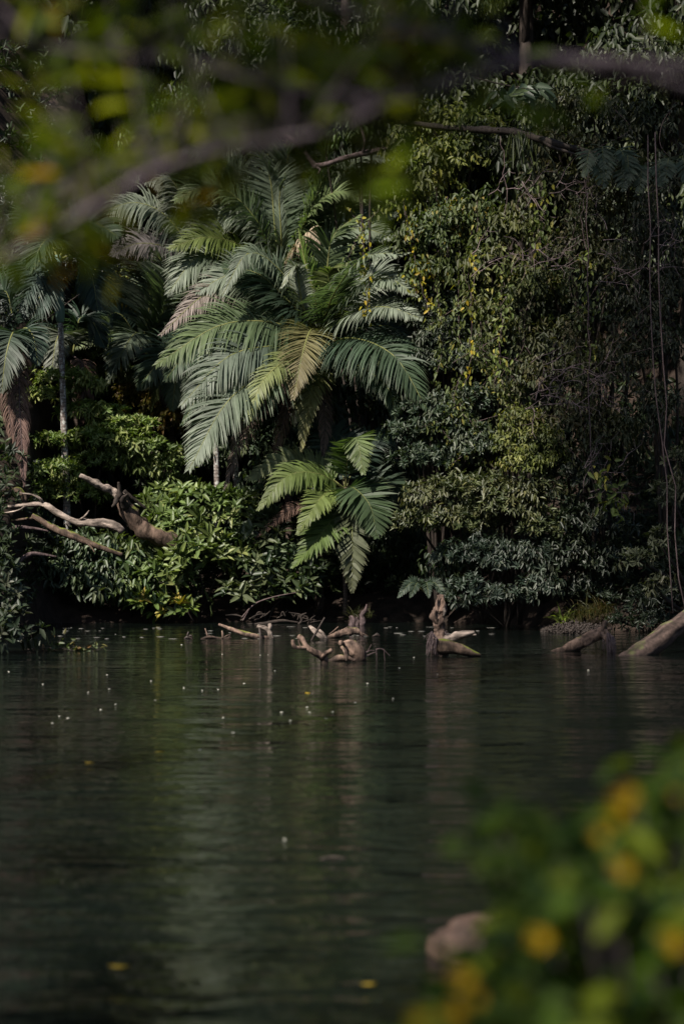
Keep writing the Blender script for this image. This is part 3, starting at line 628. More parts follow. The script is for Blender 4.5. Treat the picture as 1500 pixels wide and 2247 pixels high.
# dark leafy bough top left
shrub('overhanging_tree', 'dark tree reaching in at the left above the blue-green crownshaft', 'tree',
      [(60,500,43.4,70,28),(150,480,43,70,34),(210,520,43,60,30),(85,545,43,40,18),(190,575,43,50,18),(30,440,43.6,60,50),(235,600,43,30,14),(0,700,39.8,24,40)], k=6, L=.14, W=.05, dens=34,
      cols=[(.022,.028,.022),(.04,.048,.042),(.06,.068,.066)], wts=(3, 2, 1), seed=17, mat=M_gloss, base=(-11.6, 42.5, 1.5), trunk_r=.03, upw=.2)

# ---- right-hand wall of trees
GW = 'vine-smothered trees of the right bank'
kw = dict(name='smothered_tree', cat='tree', group=GW, trunk_r=.045)
def R_(label, blobs, seed, **q):
    q['L'] = q['L'] * .80; q['W'] = q['W'] * .76; q['dens'] = q['dens'] * 1.45; q['inner'] = .7; q['cols'] = [tuple(c_ * .8 for c_ in k_) for k_ in q['cols']]
    return shrub(label=label, blobs=blobs, seed=seed, **{**kw, **q})
R_('tree with bright yellow-green drooping leaves beside the palms, below the thick blurred bough',
   [(900,320,38.5,60,60),(960,270,38.3,70,45),(940,400,38.0,75,75),(1010,350,37.8,70,60),(890,450,38.4,45,70),(1040,280,37.8,60,40),(860,250,39.5,60,50)],
   21, kind='droop', k=6, L=.19, W=.085, dens=17, cols=[(.07,.09,.022),(.11,.14,.03),(.18,.20,.04)], wts=(4, 3, 2), base=at(950, 1350, 40))
R_('tree with mid-green hanging leaves and yellow specks, right of the palm fronds',
   [(900,540,38.3,50,60),(970,520,37.8,75,70),(960,610,38.0,70,50),(1040,480,37.5,70,60),(900,620,38.5,40,40)],
   22, kind='droop', k=6, L=.17, W=.08, dens=17, cols=[(.05,.075,.025),(.08,.11,.035),(.20,.17,.03)], wts=(6, 4, 1), base=at(980, 1350, 40))
R_('tree with yellowish hanging sprays in the middle of the leafy wall',
   [(1080,590,37.2,75,60),(1130,520,37.2,80,65),(1060,680,37.3,60,45),(1160,640,37.0,80,60),(1110,730,37.2,60,50)],
   23, kind='droop', k=7, L=.20, W=.08, dens=15, cols=[(.06,.075,.025),(.10,.12,.035),(.15,.15,.05)], wts=(4, 3, 1), base=at(1120, 1370, 39))
R_('tall olive tree wrapped in dry twigs, under the cut-leaf creeper',
   [(1230,430,37.3,90,70),(1320,480,37,90,75),(1250,560,36.8,80,65),(1380,400,37,80,60),(1340,590,36.6,80,65),(1230,330,37.6,80,50)],
   24, kind='droop', k=6, L=.19, W=.07, dens=15, cols=G_OLV, wts=(4, 3, 1), base=at(1290, 1380, 38.5))
R_('dark tree at the right edge, leaves hanging beside the long bare lianas',
   [(1440,520,36.5,70,80),(1470,650,36.3,60,80),(1460,780,36.2,60,80),(1390,700,36.4,70,70),(1480,400,36.8,60,80),(1430,900,36.2,70,70)],
   25, kind='droop', k=6, L=.18, W=.07, dens=14, cols=[(.025,.034,.018),(.04,.05,.025),(.06,.065,.035)], wts=(3, 2, 1), base=at(1460, 1380, 37.5))
R_('brownish-green tree with bare twigs at its front, right of the pale hanging liana',
   [(1230,760,36.6,80,60),(1180,840,36.7,70,60),(1290,830,36.4,75,65),(1350,800,36.3,70,60),(1260,920,36.4,80,60),(1330,960,36.3,75,60)],
   26, kind='droop', k=6, L=.17, W=.065, dens=16, cols=[(.045,.055,.022),(.07,.075,.03),(.10,.09,.045)], wts=(3, 3, 1), base=at(1290, 1385, 38))
R_('dark small-leaved tree next to the drooping end of the right palm frond',
   [(910,700,38.6,60,45),(970,740,38.2,70,50),(930,800,38.4,60,40),(1010,800,38,60,50),(990,680,38.3,60,40)],
   27, k=7, L=.12, W=.045, dens=38, mat=M_gloss, cols=[(.025,.040,.022),(.045,.062,.038),(.07,.09,.06)], wts=(3, 3, 1), base=at(970, 1350, 39.8), upw=.3)
R_('grey-green rosette-leaved tree left of the bright yellow-green mound',
   [(930,900,38.1,65,40),(900,960,38.2,60,40),(980,940,37.8,70,45),(1030,890,37.8,60,45),(940,1010,38,80,35),(1040,980,37.5,60,45)],
   28, k=7, L=.15, W=.055, dens=34, mat=M_gloss, cols=[(.03,.05,.028),(.055,.08,.045),(.09,.115,.075)], wts=(3, 3, 1), base=at(960, 1350, 39.6), upw=.5)
R_('rounded yellow-green creeper mound in the middle of the right bank',
   [(1140,925,36.6,46,36),(1112,975,36.6,30,55),(1180,970,36.5,55,45),(1150,1020,36.5,60,35),(1210,1010,36.6,40,40),(1125,870,36.8,30,30)],
   29, kind='droop', k=6, L=.13, W=.055, dens=40, cols=[(.07,.09,.022),(.12,.14,.03),(.19,.20,.05)], wts=(3, 3, 1), base=at(1140, 1370, 38))
R_('olive rosette-leaved tree spreading in a wide tier above the tall root stump',
   [(960,1090,37.6,85,35),(1050,1075,37.2,80,35),(920,1150,37.8,50,40),(1010,1150,37.3,85,40),(1110,1110,36.9,80,45),(1180,1080,36.7,60,45),(1190,1160,36.7,60,40)],
   30, k=8, L=.17, W=.055, dens=27, mat=M_gloss, cols=[(.05,.065,.025),(.085,.10,.04),(.13,.14,.06)], wts=(3, 3, 1), base=at(1060, 1365, 39), upw=.8)
R_('low dark tree whose branches sag to the water right of the tall root stump',
   [(1060,1220,36.8,75,45),(1030,1290,36.6,50,30),(1130,1230,36.6,80,45),(1100,1310,36.4,70,25),(1180,1290,36.4,55,35),(1000,1320,36.3,35,14)],
   31, k=8, L=.15, W=.05, dens=27, mat=M_gloss, cols=[(.02,.035,.022),(.04,.058,.04),(.07,.09,.065)], wts=(3, 3, 1), base=at(1110, 1385, 38), upw=.4)
R_('dim dark tree filling the space behind the gravel spit',
   [(1270,1050,36.8,80,55),(1300,1150,36.6,90,60),(1240,1220,36.8,80,50),(1330,1240,36.6,60,50),(1290,1300,37,60,40),(1400,1330,36.2,70,40),(1480,1330,35.8,60,50)],
   32, k=7, L=.16, W=.055, dens=20, mat=M_gloss, cols=[(.014,.022,.012),(.022,.034,.018),(.035,.048,.026)], wts=(3, 3, 1), base=at(1290, 1385, 38.5))
R_('low dark bush added to darken the lit bank soil between the grass tuft and the slanting trunk',
   [(1370,1368,35.6,40,18),(1430,1365,35.4,45,22),(1490,1370,35.2,45,26)],
   36, k=7, L=.15, W=.05, dens=24, mat=M_gloss, cols=[(.014,.022,.012),(.022,.034,.018),(.035,.048,.026)], wts=(3, 3, 1), upw=.5)  # added bush, dark leaves hide the sunlit soil at the right
R_('tree at the lower right with light leaf tufts above the leaning trunk',
   [(1470,1090,34.5,40,50),(1450,1200,34.5,35,40),(1400,1230,34.5,48,25),(1440,1290,34.4,35,35),(1490,1010,34.6,30,30)],
   33, k=8, L=.17, W=.055, dens=18, cols=[(.05,.062,.03),(.08,.09,.05),(.10,.11,.07)], wts=(3, 3, 1), base=(6.9, 35.2, .2), upw=.3)
R_('leafy green tree top hanging above the cut-leaf creeper, top right',
   [(1300,250,37.8,90,50),(1400,280,37.5,90,60),(1200,240,38,80,45),(1120,330,37.6,70,50),(1480,200,37.6,70,80)],
   34, kind='droop', k=6, L=.20, W=.075, dens=12, cols=[(.03,.038,.016),(.05,.058,.022),(.08,.085,.03)], wts=(3, 3, 1), base=at(1330, 1380, 39.3))
R_('tree with long green leaflets behind the bare grey branch, top centre',
   [(770,230,42.5,70,35),(710,290,43,60,35),(790,300,42.3,70,35),(820,200,42,60,35),(650,340,45,60,40)],
   35, kind='droop', k=7, L=.24, W=.085, dens=12, cols=[(.06,.10,.03),(.09,.14,.04),(.13,.18,.05)], wts=(3, 3, 1), base=at(830, 1330, 44))
for i_, (lab_, blobs_, cols_) in enumerate([
  ('mid-green tree seen through the gap between the left palms', [(230,720,46.5,70,60),(160,620,46.5,70,60),(60,640,46,70,60),(300,640,47.5,70,60)], G_LS),
  ('olive-green tree low behind the leaning ringed trunk', [(430,860,46,70,55),(500,930,45.5,70,50),(250,850,46,70,50),(120,900,45.5,80,50)], G_BR),
  ('green tree whose top shows above the grey fronds of the back palm', [(330,330,49,90,60),(430,260,49,90,60),(230,400,49,90,60),(560,220,50,90,60)], G_MD),
  ('shaded tree low behind the spotted palm trunks', [(440,1010,43,60,40),(520,1000,43.5,70,50),(600,980,43.5,70,60),(590,1060,42.5,60,50)], G_TEAL),
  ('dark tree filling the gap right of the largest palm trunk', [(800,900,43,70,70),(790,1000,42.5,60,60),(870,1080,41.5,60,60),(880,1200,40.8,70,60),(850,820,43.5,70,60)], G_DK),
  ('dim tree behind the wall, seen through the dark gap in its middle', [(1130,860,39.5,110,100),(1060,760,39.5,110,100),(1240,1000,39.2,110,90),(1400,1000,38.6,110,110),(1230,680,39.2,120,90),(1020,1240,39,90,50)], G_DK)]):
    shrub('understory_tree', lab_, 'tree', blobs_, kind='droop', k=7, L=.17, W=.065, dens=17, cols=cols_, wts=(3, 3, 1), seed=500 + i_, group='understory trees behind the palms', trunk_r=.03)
# leafy vines down the right wall
def ordinal(k):
    a = 'first second third fourth fifth sixth seventh eighth ninth tenth eleventh twelfth thirteenth fourteenth fifteenth sixteenth seventeenth eighteenth nineteenth twentieth'.split()
    if k < 20: return a[k]
    tens = ['twenty', 'thirty', 'forty', 'fifty']; d, r_ = divmod(k + 1, 10)
    return ('thirtieth', 'fortieth', 'fiftieth')[d - 3] if r_ == 0 else tens[d - 2] + '-' + a[r_ - 1]
vines_ = []
rgv = np.random.default_rng(777)
for i_ in range(40):
    x0 = rgv.uniform(960, 1500); y0 = rgv.uniform(190, 900); ln = rgv.uniform(90, 300); Yv = np.interp(x0, [880, 1050, 1250, 1500], [37.9, 36.9, 36.1, 35.3]) + rgv.uniform(-.1, .5)
    if x0 < 1000: y0 = min(y0, 560)
    n_ = int(ln * rgv.uniform(.5, 1.0)); P = spline([at(x0 + q_, y0 + ln * f_, Yv) for q_, f_ in ((0, 0), (rgv.normal() * 22, .35), (rgv.normal() * 34, .7), (rgv.normal() * 46, 1))], 30)
    t = thing('leafy_vine', 'leafy vine strand hanging among many down the face of the right wall', 'vine', P[-1], 'leafy vines hanging down the right wall')
    vines_.append((x0, ln, y0, t)); mb = MB(); mb.tube(P, .006, 4); link('stem', mb.build('stem', M_vine), t)
    idx = rgv.integers(0, 30, n_); LV = Leaves(); wd = rgv.uniform(.05, .16)
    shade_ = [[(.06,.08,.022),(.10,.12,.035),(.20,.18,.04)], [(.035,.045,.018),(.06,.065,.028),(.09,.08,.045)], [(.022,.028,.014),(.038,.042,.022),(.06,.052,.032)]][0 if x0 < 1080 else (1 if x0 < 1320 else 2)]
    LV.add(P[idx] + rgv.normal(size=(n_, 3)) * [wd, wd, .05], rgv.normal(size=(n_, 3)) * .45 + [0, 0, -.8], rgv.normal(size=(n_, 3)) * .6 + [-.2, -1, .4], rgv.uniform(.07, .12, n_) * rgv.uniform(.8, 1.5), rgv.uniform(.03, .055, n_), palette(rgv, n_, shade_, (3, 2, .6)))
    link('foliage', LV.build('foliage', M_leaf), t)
vines_.sort(key=lambda v: v[0])
for k_, (x0, ln, y0, t) in enumerate(vines_):
    t['label'] = '%s leafy vine %s on the right wall, %s from the left' % ('long' if ln > 200 else 'short', 'starting high' if y0 < 420 else 'at mid height' if y0 < 700 else 'low', ordinal(k_))
# tall dark trees behind everything
GD = 'dark rainforest trees rising behind the palms'
rgx = np.random.default_rng(5)
labs = ['dark tree behind the palms at the far left', 'dark tree filling the upper left behind the blurred leaves', 'dark tree behind the arching fronds of the back palm',
        'dark tree rising behind the two tall central palms', 'dark tree between the palms and the leafy wall', 'dark tree behind the bare grey branch at the top',
        'dark tree behind the top of the leafy wall', 'dark tree in the upper right corner']
proto = []
for v in range(3):
    rg = np.random.default_rng(200 + v); LV = Leaves(); B = []
    for q in range(16):
        d = rnd_dirs(rg, 1)[0]; B.append((np.array([d[0] * 2.4, d[1] * 1.8, 10.5 + d[2] * 4.6 + rg.uniform(-1, 1)]), (1.5, 1.3, 1.1)))
    for q in range(7): B.append((np.array([rg.uniform(-2, 2), rg.uniform(-1.5, 0), rg.uniform(2, 7)]), (1.4, 1.0, 1.0)))
    P, A = blob_sprigs(rg, B, 7); A = nrm(A + rg.normal(size=A.shape) * .4 + [0, -.1, .2])
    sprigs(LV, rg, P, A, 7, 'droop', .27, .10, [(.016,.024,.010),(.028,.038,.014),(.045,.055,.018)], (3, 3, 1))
    cm = LV.build('crown', M_leaf)
    mb = MB(); mb.tube([(0, 0, -.5), (.2, 0, 4), (-.1, .1, 9), (.1, 0, 14)], [.28, .22, .17, .06], 9, .1, 2, n=16)
    for c_, r_ in B[::2]:
        c_ = np.array(c_); mb.tube([(0, 0, c_[2] - 2), (c_ * .5 + np.array([0, 0, c_[2] * .5 - .7])), c_], [.1, .07, .03], 5, n=6)
    proto.append((cm, mb.build('trunk', M_bark)))
spots = [(-10.5, 47), (-7.3, 51), (-4.2, 52.5), (-1.4, 50), (0.2, 47.5), (1.6, 54), (4.6, 46), (8.3, 44)]
for i, (x, y) in enumerate(spots):
    t = thing('rainforest_tree', labs[i], 'tree', (x, y, groundz(x, y)), GD); del t['_base']
    t.rotation_euler = (0, 0, rgx.uniform(0, 6.28)); s = rgx.uniform(.95, 1.2); t.scale = (s, s, s)
    cm, tm = proto[i % 3]
    for nm, m_ in (('crown', cm), ('trunk', tm)):
        o = bpy.data.objects.new(nm, m_); C.objects.link(o); o.parent = t
# undergrowth + far forest: uncountable masses
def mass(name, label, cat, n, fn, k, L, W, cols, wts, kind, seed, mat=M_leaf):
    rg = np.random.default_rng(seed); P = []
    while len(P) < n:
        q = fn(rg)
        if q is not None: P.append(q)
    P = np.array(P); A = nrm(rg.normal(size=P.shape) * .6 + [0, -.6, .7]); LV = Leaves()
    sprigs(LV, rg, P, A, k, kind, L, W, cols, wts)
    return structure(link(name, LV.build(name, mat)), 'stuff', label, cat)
def f_under(rg):
    x = rg.uniform(-13, 13); y = bankY(x) + .9 + rg.random() ** 1.3 * 16
    d = y - bankY(x); h = max(0, 1.2 + mnoise.noise(Vector((x * .6, y * .5, 9))) * 1.8) * min(1, d)
    if 3.0 < x < 4.6 and d < 1.0: h *= .1
    return (x, y, groundz(x, y) + .05 + rg.random() * h * .8)
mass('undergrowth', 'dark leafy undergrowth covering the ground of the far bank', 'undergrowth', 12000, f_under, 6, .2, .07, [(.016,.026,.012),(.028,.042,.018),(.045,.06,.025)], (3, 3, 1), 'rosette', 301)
def f_far(rg):
    x = rg.uniform(-32, 32); y = 47.5 + 46 * rg.random() ** 1.4; h = 6 + 7 * abs(mnoise.noise(Vector((x * .13, y * .13, 2)))) 
    return (x, y, groundz(x, y) + h * rg.random() ** .8)
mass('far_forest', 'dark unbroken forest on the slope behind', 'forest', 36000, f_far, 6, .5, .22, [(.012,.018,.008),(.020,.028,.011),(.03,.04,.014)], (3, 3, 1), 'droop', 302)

SUNv = np.array(SUN)
def shade_tree(label, base, targets, seed, trunkpts):  # unseen tree added for its shadow; each crown clump sits sunward of a target
    rg = np.random.default_rng(seed); B = [(np.array(p_) + SUNv * d_, (r_, r_, r_ * .55)) for p_, d_, r_ in targets]
    P, A = blob_sprigs(rg, B, 3.2, .8); A = nrm(A + rg.normal(size=A.shape) * .5); LV = Leaves()
    sprigs(LV, rg, P, A, 7, 'rosette', .34, .14, [(.02,.035,.014),(.035,.055,.02)], (1, 1)); t = thing('rainforest_tree', label, 'tree', base)  # shade-only addition, named like the trees in view
    link('crown', LV.build('crown', M_leaf), t); mb = MB(); mb.tube(trunkpts, np.linspace(.45, .2, len(trunkpts)), 12, .12, 1.5, n=20)
    for c_, r_ in B:
        j_ = np.array(trunkpts[-1]); mb.tube([j_, j_ * .5 + c_ * .5 + [0, 0, .4], c_], [.14, .09, .04], 6, n=8)
    link('trunk', mb.build('trunk', M_bark), t)
shade_tree('added unseen tree on the near bank, high crown clumps placed to shade the right wall and treetops', (-9.5, 4.5, .2),
  [((6.9,36,1.0),26,1.5),((6.7,36,3.5),26,1.6),((7.0,36,6),25,1.8),((6.6,36,8.5),24,1.8),((5.2,37,11),22,2.0),((7.2,37,11),22,2.0),((2.2,38,12),20,1.8),((5.5,36,3),26,1.5),((5.3,36,6),25,1.5),((5.5,36,9),24,1.6),((3.6,37,10.5),22,1.4),((4.2,36,4.2),26,.8),
   ((-2,44,13),18,2.0),((-5,44,12.5),18,2.2),((-8.6,42,12.5),19,1.5),((7.9,31,0),28,1.4),((5,24,0),30,1.5)], 61, [(-9.5,4.5,-.2),(-9.3,4.8,7),(-9.6,6.5,14),(-10,10,17)])
shade_tree('added unseen tree behind the near bank, crown clumps placed to shade the near water, bough and bush', (-5.5, -5.0, .6),
  [((1.4,3.0,.5),8,.5),((-.1,3.6,2.8),6.5,.4),((.5,3.6,2.75),6.5,.4),((-1.2,7,0),11,1.0),((.3,7,0),11,.7),((-2.6,10,0),13,1.2),((1.6,10,0),13,.8),((-4,16,0),17,1.5)], 62, [(-5.5,-5,.3),(-5.3,-4.5,3),(-5.0,-4,6)])
# ------------------------------------------------------------------ driftwood and fallen trunks
def px2m(r, Y): return np.asarray(r, float) * Y / FPX
def wood(mb, Y, pts, r, sides=10, rough=.28, n=None, freq=6, flat=1.0):
    P = [at(a[0], a[1], Y + (a[2] if len(a) > 2 else 0)) for a in pts]
    L = sum(np.linalg.norm(P[i + 1] - P[i]) for i in range(len(P) - 1))
    r = np.ones(len(P)) * px2m(r, Y)
    mb.tube(P, r, sides, rough, freq, n=n or int(max(8, min(46, L / max(.02, r.mean() * .45)))), flat=flat)
def fringe(name, t, Y, src, dst, n, seed, r=.004, mat=None, sway=.03):
    rg = np.random.default_rng(seed); mb = MB()
    for k in range(n):
        a = rg.random(); b = np.clip(a + rg.normal() * .18, -.1, 1.1); s0 = at(*(np.array(src[0]) * (1 - a) + np.array(src[1]) * a), Y - .05 + rg.uniform(-.08, .08))
        f = rg.uniform(.65, 1.02); e = at(*(np.array(dst[0]) * (1 - b) + np.array(dst[1]) * b), Y - .06 + rg.uniform(-.12, .1)); e = s0 * (1 - f) + e * f
        m_ = (s0 + e) / 2 + rg.normal(size=3) * sway + (0, 0, .02)
        mb.tube([s0, m_, e], [r, r, r * .6], 3, n=6)
    return link(name, mb.build(name, mat or M_twig), t)
random.seed(3)
# big leaning trunk on the left bank
Y = 39.6
t = thing('fallen_tree', 'thick broken trunk leaning up to the left out of the bright green shrub', 'fallen tree', at(416, 1200, Y))
mb = MB(); wood(mb, Y, [(268,1086,-.1),(277,1116,-.1),(306,1154,-.05),(350,1178,0),(392,1190,.1),(440,1204,.3)], [12,17,18,18,15,9], 18, .4, freq=5)
link('trunk', mb.build('trunk', M_mossy), t)
mb = MB(); wood(mb, Y, [(176,1043,-.5),(214,1062,-.35),(245,1078,-.2),(272,1094,-.1)], [5,7.5,8.5,11], 14, .4, freq=6); link('broken_branch', mb.build('broken_branch', M_driftpale), t)
mb = MB(); wood(mb, Y, [(266,1100,-.2),(262,1080,-.3),(260,1058,-.35)], [9,6,3], 9, .4); wood(mb, Y, [(276,1112,-.25),(270,1096,-.4),(280,1084,-.5)], [9,6,2], 8, .4); wood(mb, Y, [(258,1090,-.25),(252,1106,-.4),(246,1112,-.5)], [6,4,2], 8, .4)
wood(mb, Y, [(272,1078,.1),(295,1096,.2),(320,1116,.3)], [5,4,3], 8, .2); link('stub', mb.build('stub', M_bark), t)
Y = 38.2
t = thing('fallen_branch', 'pale bent branch ending in a thick cut stump end, left bank', 'branch', at(268, 1170, Y))
mb = MB(); wood(mb, Y, [(-30,1117,.2),(20,1112,.1),(60,1108,0),(97,1107,0),(128,1127,-.05),(168,1145,-.1),(216,1147,-.15),(248,1154,-.2),(270,1166,-.2)], [3.5,4,4.5,6,6.5,7.5,8.5,11,8], 14, .38, freq=5); wood(mb, Y, [(96,1107,0),(88,1094,-.1),(70,1085,-.1),(40,1082,-.1)], [4,3,2,1], 7, .3); wood(mb, Y, [(168,1145,-.1),(185,1134,-.2),(196,1120,-.2)], [3,2,1], 7, .3); wood(mb, Y, [(60,1108,0),(40,1120,-.1),(10,1126,-.1)], [3,2,1.5], 7, .3)
link('limb', mb.build('limb', M_driftpale), t)
t = thing('fallen_branch', 'mossy straight branch sloping down to the right below the pale bent one', 'branch', at(264, 1216, Y))
mb = MB(); wood(mb, Y - .1, [(72,1130,.2),(120,1160,.1),(160,1176,0),(208,1196,0),(268,1217,0)], [5,8,8,7,5], 12, .25); wood(mb, Y - .1, [(82,1136,.2),(60,1138,.2),(22,1143,.3)], [4,3,2], 7, .2)
wood(mb, Y - .1, [(188,1188,0),(200,1200,-.2),(208,1212,-.3)], [3,2,1], 6, .2); link('limb', mb.build('limb', M_mossy), t)
t = thing('fallen_branch', 'thin reddish bough lying level at the left edge, under the pale one', 'branch', at(60, 1160, Y))
mb = MB(); wood(mb, Y, [(-20,1166,0),(30,1158,0),(70,1159,0),(108,1166,0.1)], [5,5,4,2], 8, .2); link('limb', mb.build('limb', M_vine), t)
t = thing('fallen_branch', 'thin crooked branch drooping at the left edge above the dark bush', 'branch', at(22, 1256, 37.5))
mb = MB(); wood(mb, 37.5, [(20,1258,-.2),(45,1230,-.1),(68,1216,0),(95,1217,.1),(125,1222,.2)], [3,4,5,4,2], 8, .2); link('limb', mb.build('limb', M_vine), t)
t = thing('fallen_branch', 'short mossy knee of wood arching up at the left edge', 'branch', at(52, 1110, 39))
mb = MB(); wood(mb, 39, [(-10,1092,0),(18,1082,0),(40,1078,0),(52,1088,0),(55,1108,0)], [6,8,8,7,6], 12, .4); link('limb', mb.build('limb', M_mossy), t)

def W(py): return CAM_H * FPX / (py - 1185.0)
# forked pole in the water
Y = W(1401)
t = thing('driftwood', 'slanting pole ending in a forked knot, among the driftwood on the left', 'driftwood', at(585, 1401, Y))
mb = MB(); wood(mb, Y, [(480,1370,.3),(520,1385,.2),(562,1397,.05),(598,1401,0)], [2.5,5,6.5,5], 9, .2); link('pole', mb.build('pole', M_drift), t)
mb = MB(); wood(mb, Y, [(596,1403,0),(591,1388,0),(582,1379,0),(565,1373,0)], [6,5.5,5,4], 10, .4); wood(mb, Y, [(589,1384,0),(593,1376,0),(592,1368,0)], [5,4,3.5], 9, .4); link('fork', mb.build('fork', M_driftpale), t)
mb = MB(); wood(mb, Y, [(569,1375,0),(571,1392,-.1),(572,1410,-.15)], [2.8,2.6,2.5], 7, .2); link('stick', mb.build('stick', M_darkwood), t)
t = thing('driftwood', 'tiny dark snag poking out of the water, leftmost of the snags', 'driftwood', at(414, 1401, W(1401)))
mb = MB()
for p in ([(405,1402),(412,1398),(423,1402)], [(413,1402),(412,1394),(414,1386)], [(414,1396),(419,1395),(422,1399)]): wood(mb, W(1401), p, [2.5,3,1.5], 6, .3)
link('snag', mb.build('snag', M_darkwood), t)
t = thing('driftwood', 'low snag with two upright twigs beside the slanting pole', 'driftwood', at(470, 1402, W(1401)))
mb = MB()
for p, r in (([(440,1402),(460,1398),(485,1401),(508,1400)], [1,3.5,2.5,1.5]), ([(457,1400),(453,1388),(450,1379)], [3,2,1.2]), ([(489,1401),(489,1392),(487,1384)], [3,2.5,1.5]), ([(490,1399),(498,1395),(506,1391)], [2,1.8,1]), ([(495,1401),(502,1398),(505,1395)], [1.5,1.3,.8])): wood(mb, W(1401), p, r, 7, .3)
link('snag', mb.build('snag', M_drift), t)
# split slab and ribbed log
Y = W(1403)
t = thing('driftwood', 'pale split slab of wood crossed by a dark stick', 'driftwood', at(700, 1403, Y))
mb = MB(); wood(mb, Y, [(680,1374,.2),(690,1384,.1),(703,1396,0),(716,1408,0)], [5,8,9,9], 9, .15, flat=.5); wood(mb, Y, [(700,1382,.15),(707,1390,.1),(715,1403,0)], [4,6,6], 8, .15, flat=.5); link('slab', mb.build('slab', M_driftpale), t)
mb = MB(); wood(mb, Y, [(712,1355,-.3),(698,1380,-.3),(683,1406,-.3)], [2.2,2.5,2.5], 7, .15); link('stick', mb.build('stick', M_darkwood), t)
t = thing('driftwood', 'long ribbed log half sunk, right of the pale split slab', 'driftwood', at(755, 1398, W(1400)))
mb = MB(); wood(mb, W(1400), [(716,1400,0),(742,1392,0),(772,1385,0),(788,1389,0),(797,1397,0)], [4,8,8,6,2], 12, .45, freq=9)
for p in ([(722,1392),(732,1384),(742,1375)], [(728,1394),(738,1388),(745,1382)], [(788,1388),(800,1392),(808,1397)], [(715,1404),(730,1402),(745,1405)]): wood(mb, W(1400), p, [2,1.6,.8], 6, .2)
link('log', mb.build('log', M_drift), t)
t = thing('driftwood', 'small dark twig end right of the ribbed log', 'driftwood', at(825, 1396, W(1397)))
mb = MB(); wood(mb, W(1397), [(816,1397),(826,1393),(834,1396)], [1.5,3,1.5], 6, .3); wood(mb, W(1397), [(826,1395),(827,1388)], [2,1], 6, .3); link('snag', mb.build('snag', M_darkwood), t)
# antler shaped root
Y = W(1455)
t = thing('driftwood', 'dark antler-shaped branch rising out of the water to the left', 'driftwood', at(712, 1455, Y))
mb = MB(); wood(mb, Y, [(712,1460,0),(711,1446,0),(700,1437,-.05),(684,1428,-.1),(672,1418,-.1),(662,1402,-.1),(654,1396,-.1)], [8,8,7.5,6.5,6,6,5], 12, .25)
wood(mb, Y, [(672,1421,-.1),(660,1421,-.15),(648,1421,-.2),(643,1412,-.2),(642,1404,-.2)], [4.5,4.5,4.5,4,3], 10, .25); wood(mb, Y, [(706,1441,-.05),(717,1433,-.1),(727,1427,-.15)], [5.5,5,4], 10, .3)
wood(mb, Y, [(659,1419,-.1),(656,1410,-.1),(655,1403,-.1)], [1.6,1.4,1], 6, .2); link('limb', mb.build('limb', M_drift), t)
Y = W(1449)
t = thing('driftwood', 'hunched mossy root lump with thin arching twigs on its right', 'driftwood', at(772, 1449, Y))
mb = MB(); wood(mb, Y, [(747,1414,0),(757,1416,0),(772,1421,0),(787,1434,0),(792,1452,0)], [6,11,16,16,13], 18, .22)
wood(mb, Y, [(752,1418,-.1),(748,1410,-.15),(747,1406,-.15)], [6,6,4], 10, .4); wood(mb, Y, [(716,1455,-.1),(740,1445,-.15),(756,1446,-.15),(765,1452,-.1)], [5,7,6.5,6], 12, .25)
wood(mb, Y, [(750,1420,-.2),(757,1430,-.3),(760,1450,-.35)], [4,4,3], 8, .3); wood(mb, Y, [(757,1440,-.3),(768,1446,-.3),(780,1450,-.3)], [5,4,4], 8, .3); link('root_lump', mb.build('root_lump', M_drift), t)
mb = MB()
for p, r in (([(795,1440),(808,1429),(822,1427)], [3,2.5,1.5]), ([(798,1442),(815,1434),(824,1431)], [2,1.5,1]), ([(824,1425),(838,1424),(856,1440)], [1.2,1.2,.8]), ([(806,1430),(811,1420),(815,1413)], [1,1,.6]), ([(825,1425),(826,1440),(826,1452)], [.9,.9,.8]), ([(785,1424),(787,1418),(789,1415)], [1.5,1,.6]), ([(842,1425),(843,1440),(844,1452)], [.7,.7,.6])): wood(mb, Y, p, r, 6, .2)
link('twig', mb.build('twig', M_vine), t)
# tall stump
Y = W(1438)
t = thing('root_stump', 'tall upright root stump like a raised head, standing in the water', 'stump', at(965, 1438, Y))
mb = MB(); wood(mb, Y, [(965,1445,0),(963,1428,0),(964,1405,0),(964,1384,0),(960,1364,0),(960,1350,0),(963,1338,0),(967,1326,0),(967,1306,0)], [20,19,16,12.5,12.5,14,13,10,7], 22, .42, n=70, freq=9)
wood(mb, Y, [(958,1368,-.05),(951,1352,-.1),(955,1338,-.1)], [7,6,3], 10, .5)
wood(mb, Y, [(969,1340,-.05),(974,1324,-.08),(972,1313,-.08)], [6,3,1], 10, .6); wood(mb, Y, [(960,1340,-.05),(958,1322,-.08),(963,1306,-.08)], [6,3,1], 10, .6)
link('trunk', mb.build('trunk', M_drift), t)
mb = MB(); wood(mb, Y, [(974,1334,-.12),(975,1342,-.14),(973,1352,-.12)], [2,3.5,1.5], 8, .1, flat=.4); link('bark_flap', mb.build('bark_flap', M_driftpale), t)
mb = MB(); wood(mb, Y, [(968,1408,0),(987,1401,-.1),(1005,1394,-.15),(1024,1390,-.2),(1040,1387,-.2)], [14,10,9,6.5,3.5], 14, .3); wood(mb, Y, [(1010,1397,-.1),(1026,1394,-.1),(1044,1393,-.1)], [5,4,2], 8, .3); link('upper_root', mb.build('upper_root', M_driftpale), t)
mb = MB(); wood(mb, Y, [(960,1418,-.05),(978,1418,-.15),(997,1422,-.2),(1020,1428,-.25),(1040,1435,-.25),(1054,1438,-.25)], [15,16,13,11,7,3], 16, .22); link('lower_root', mb.build('lower_root', M_mossy), t)
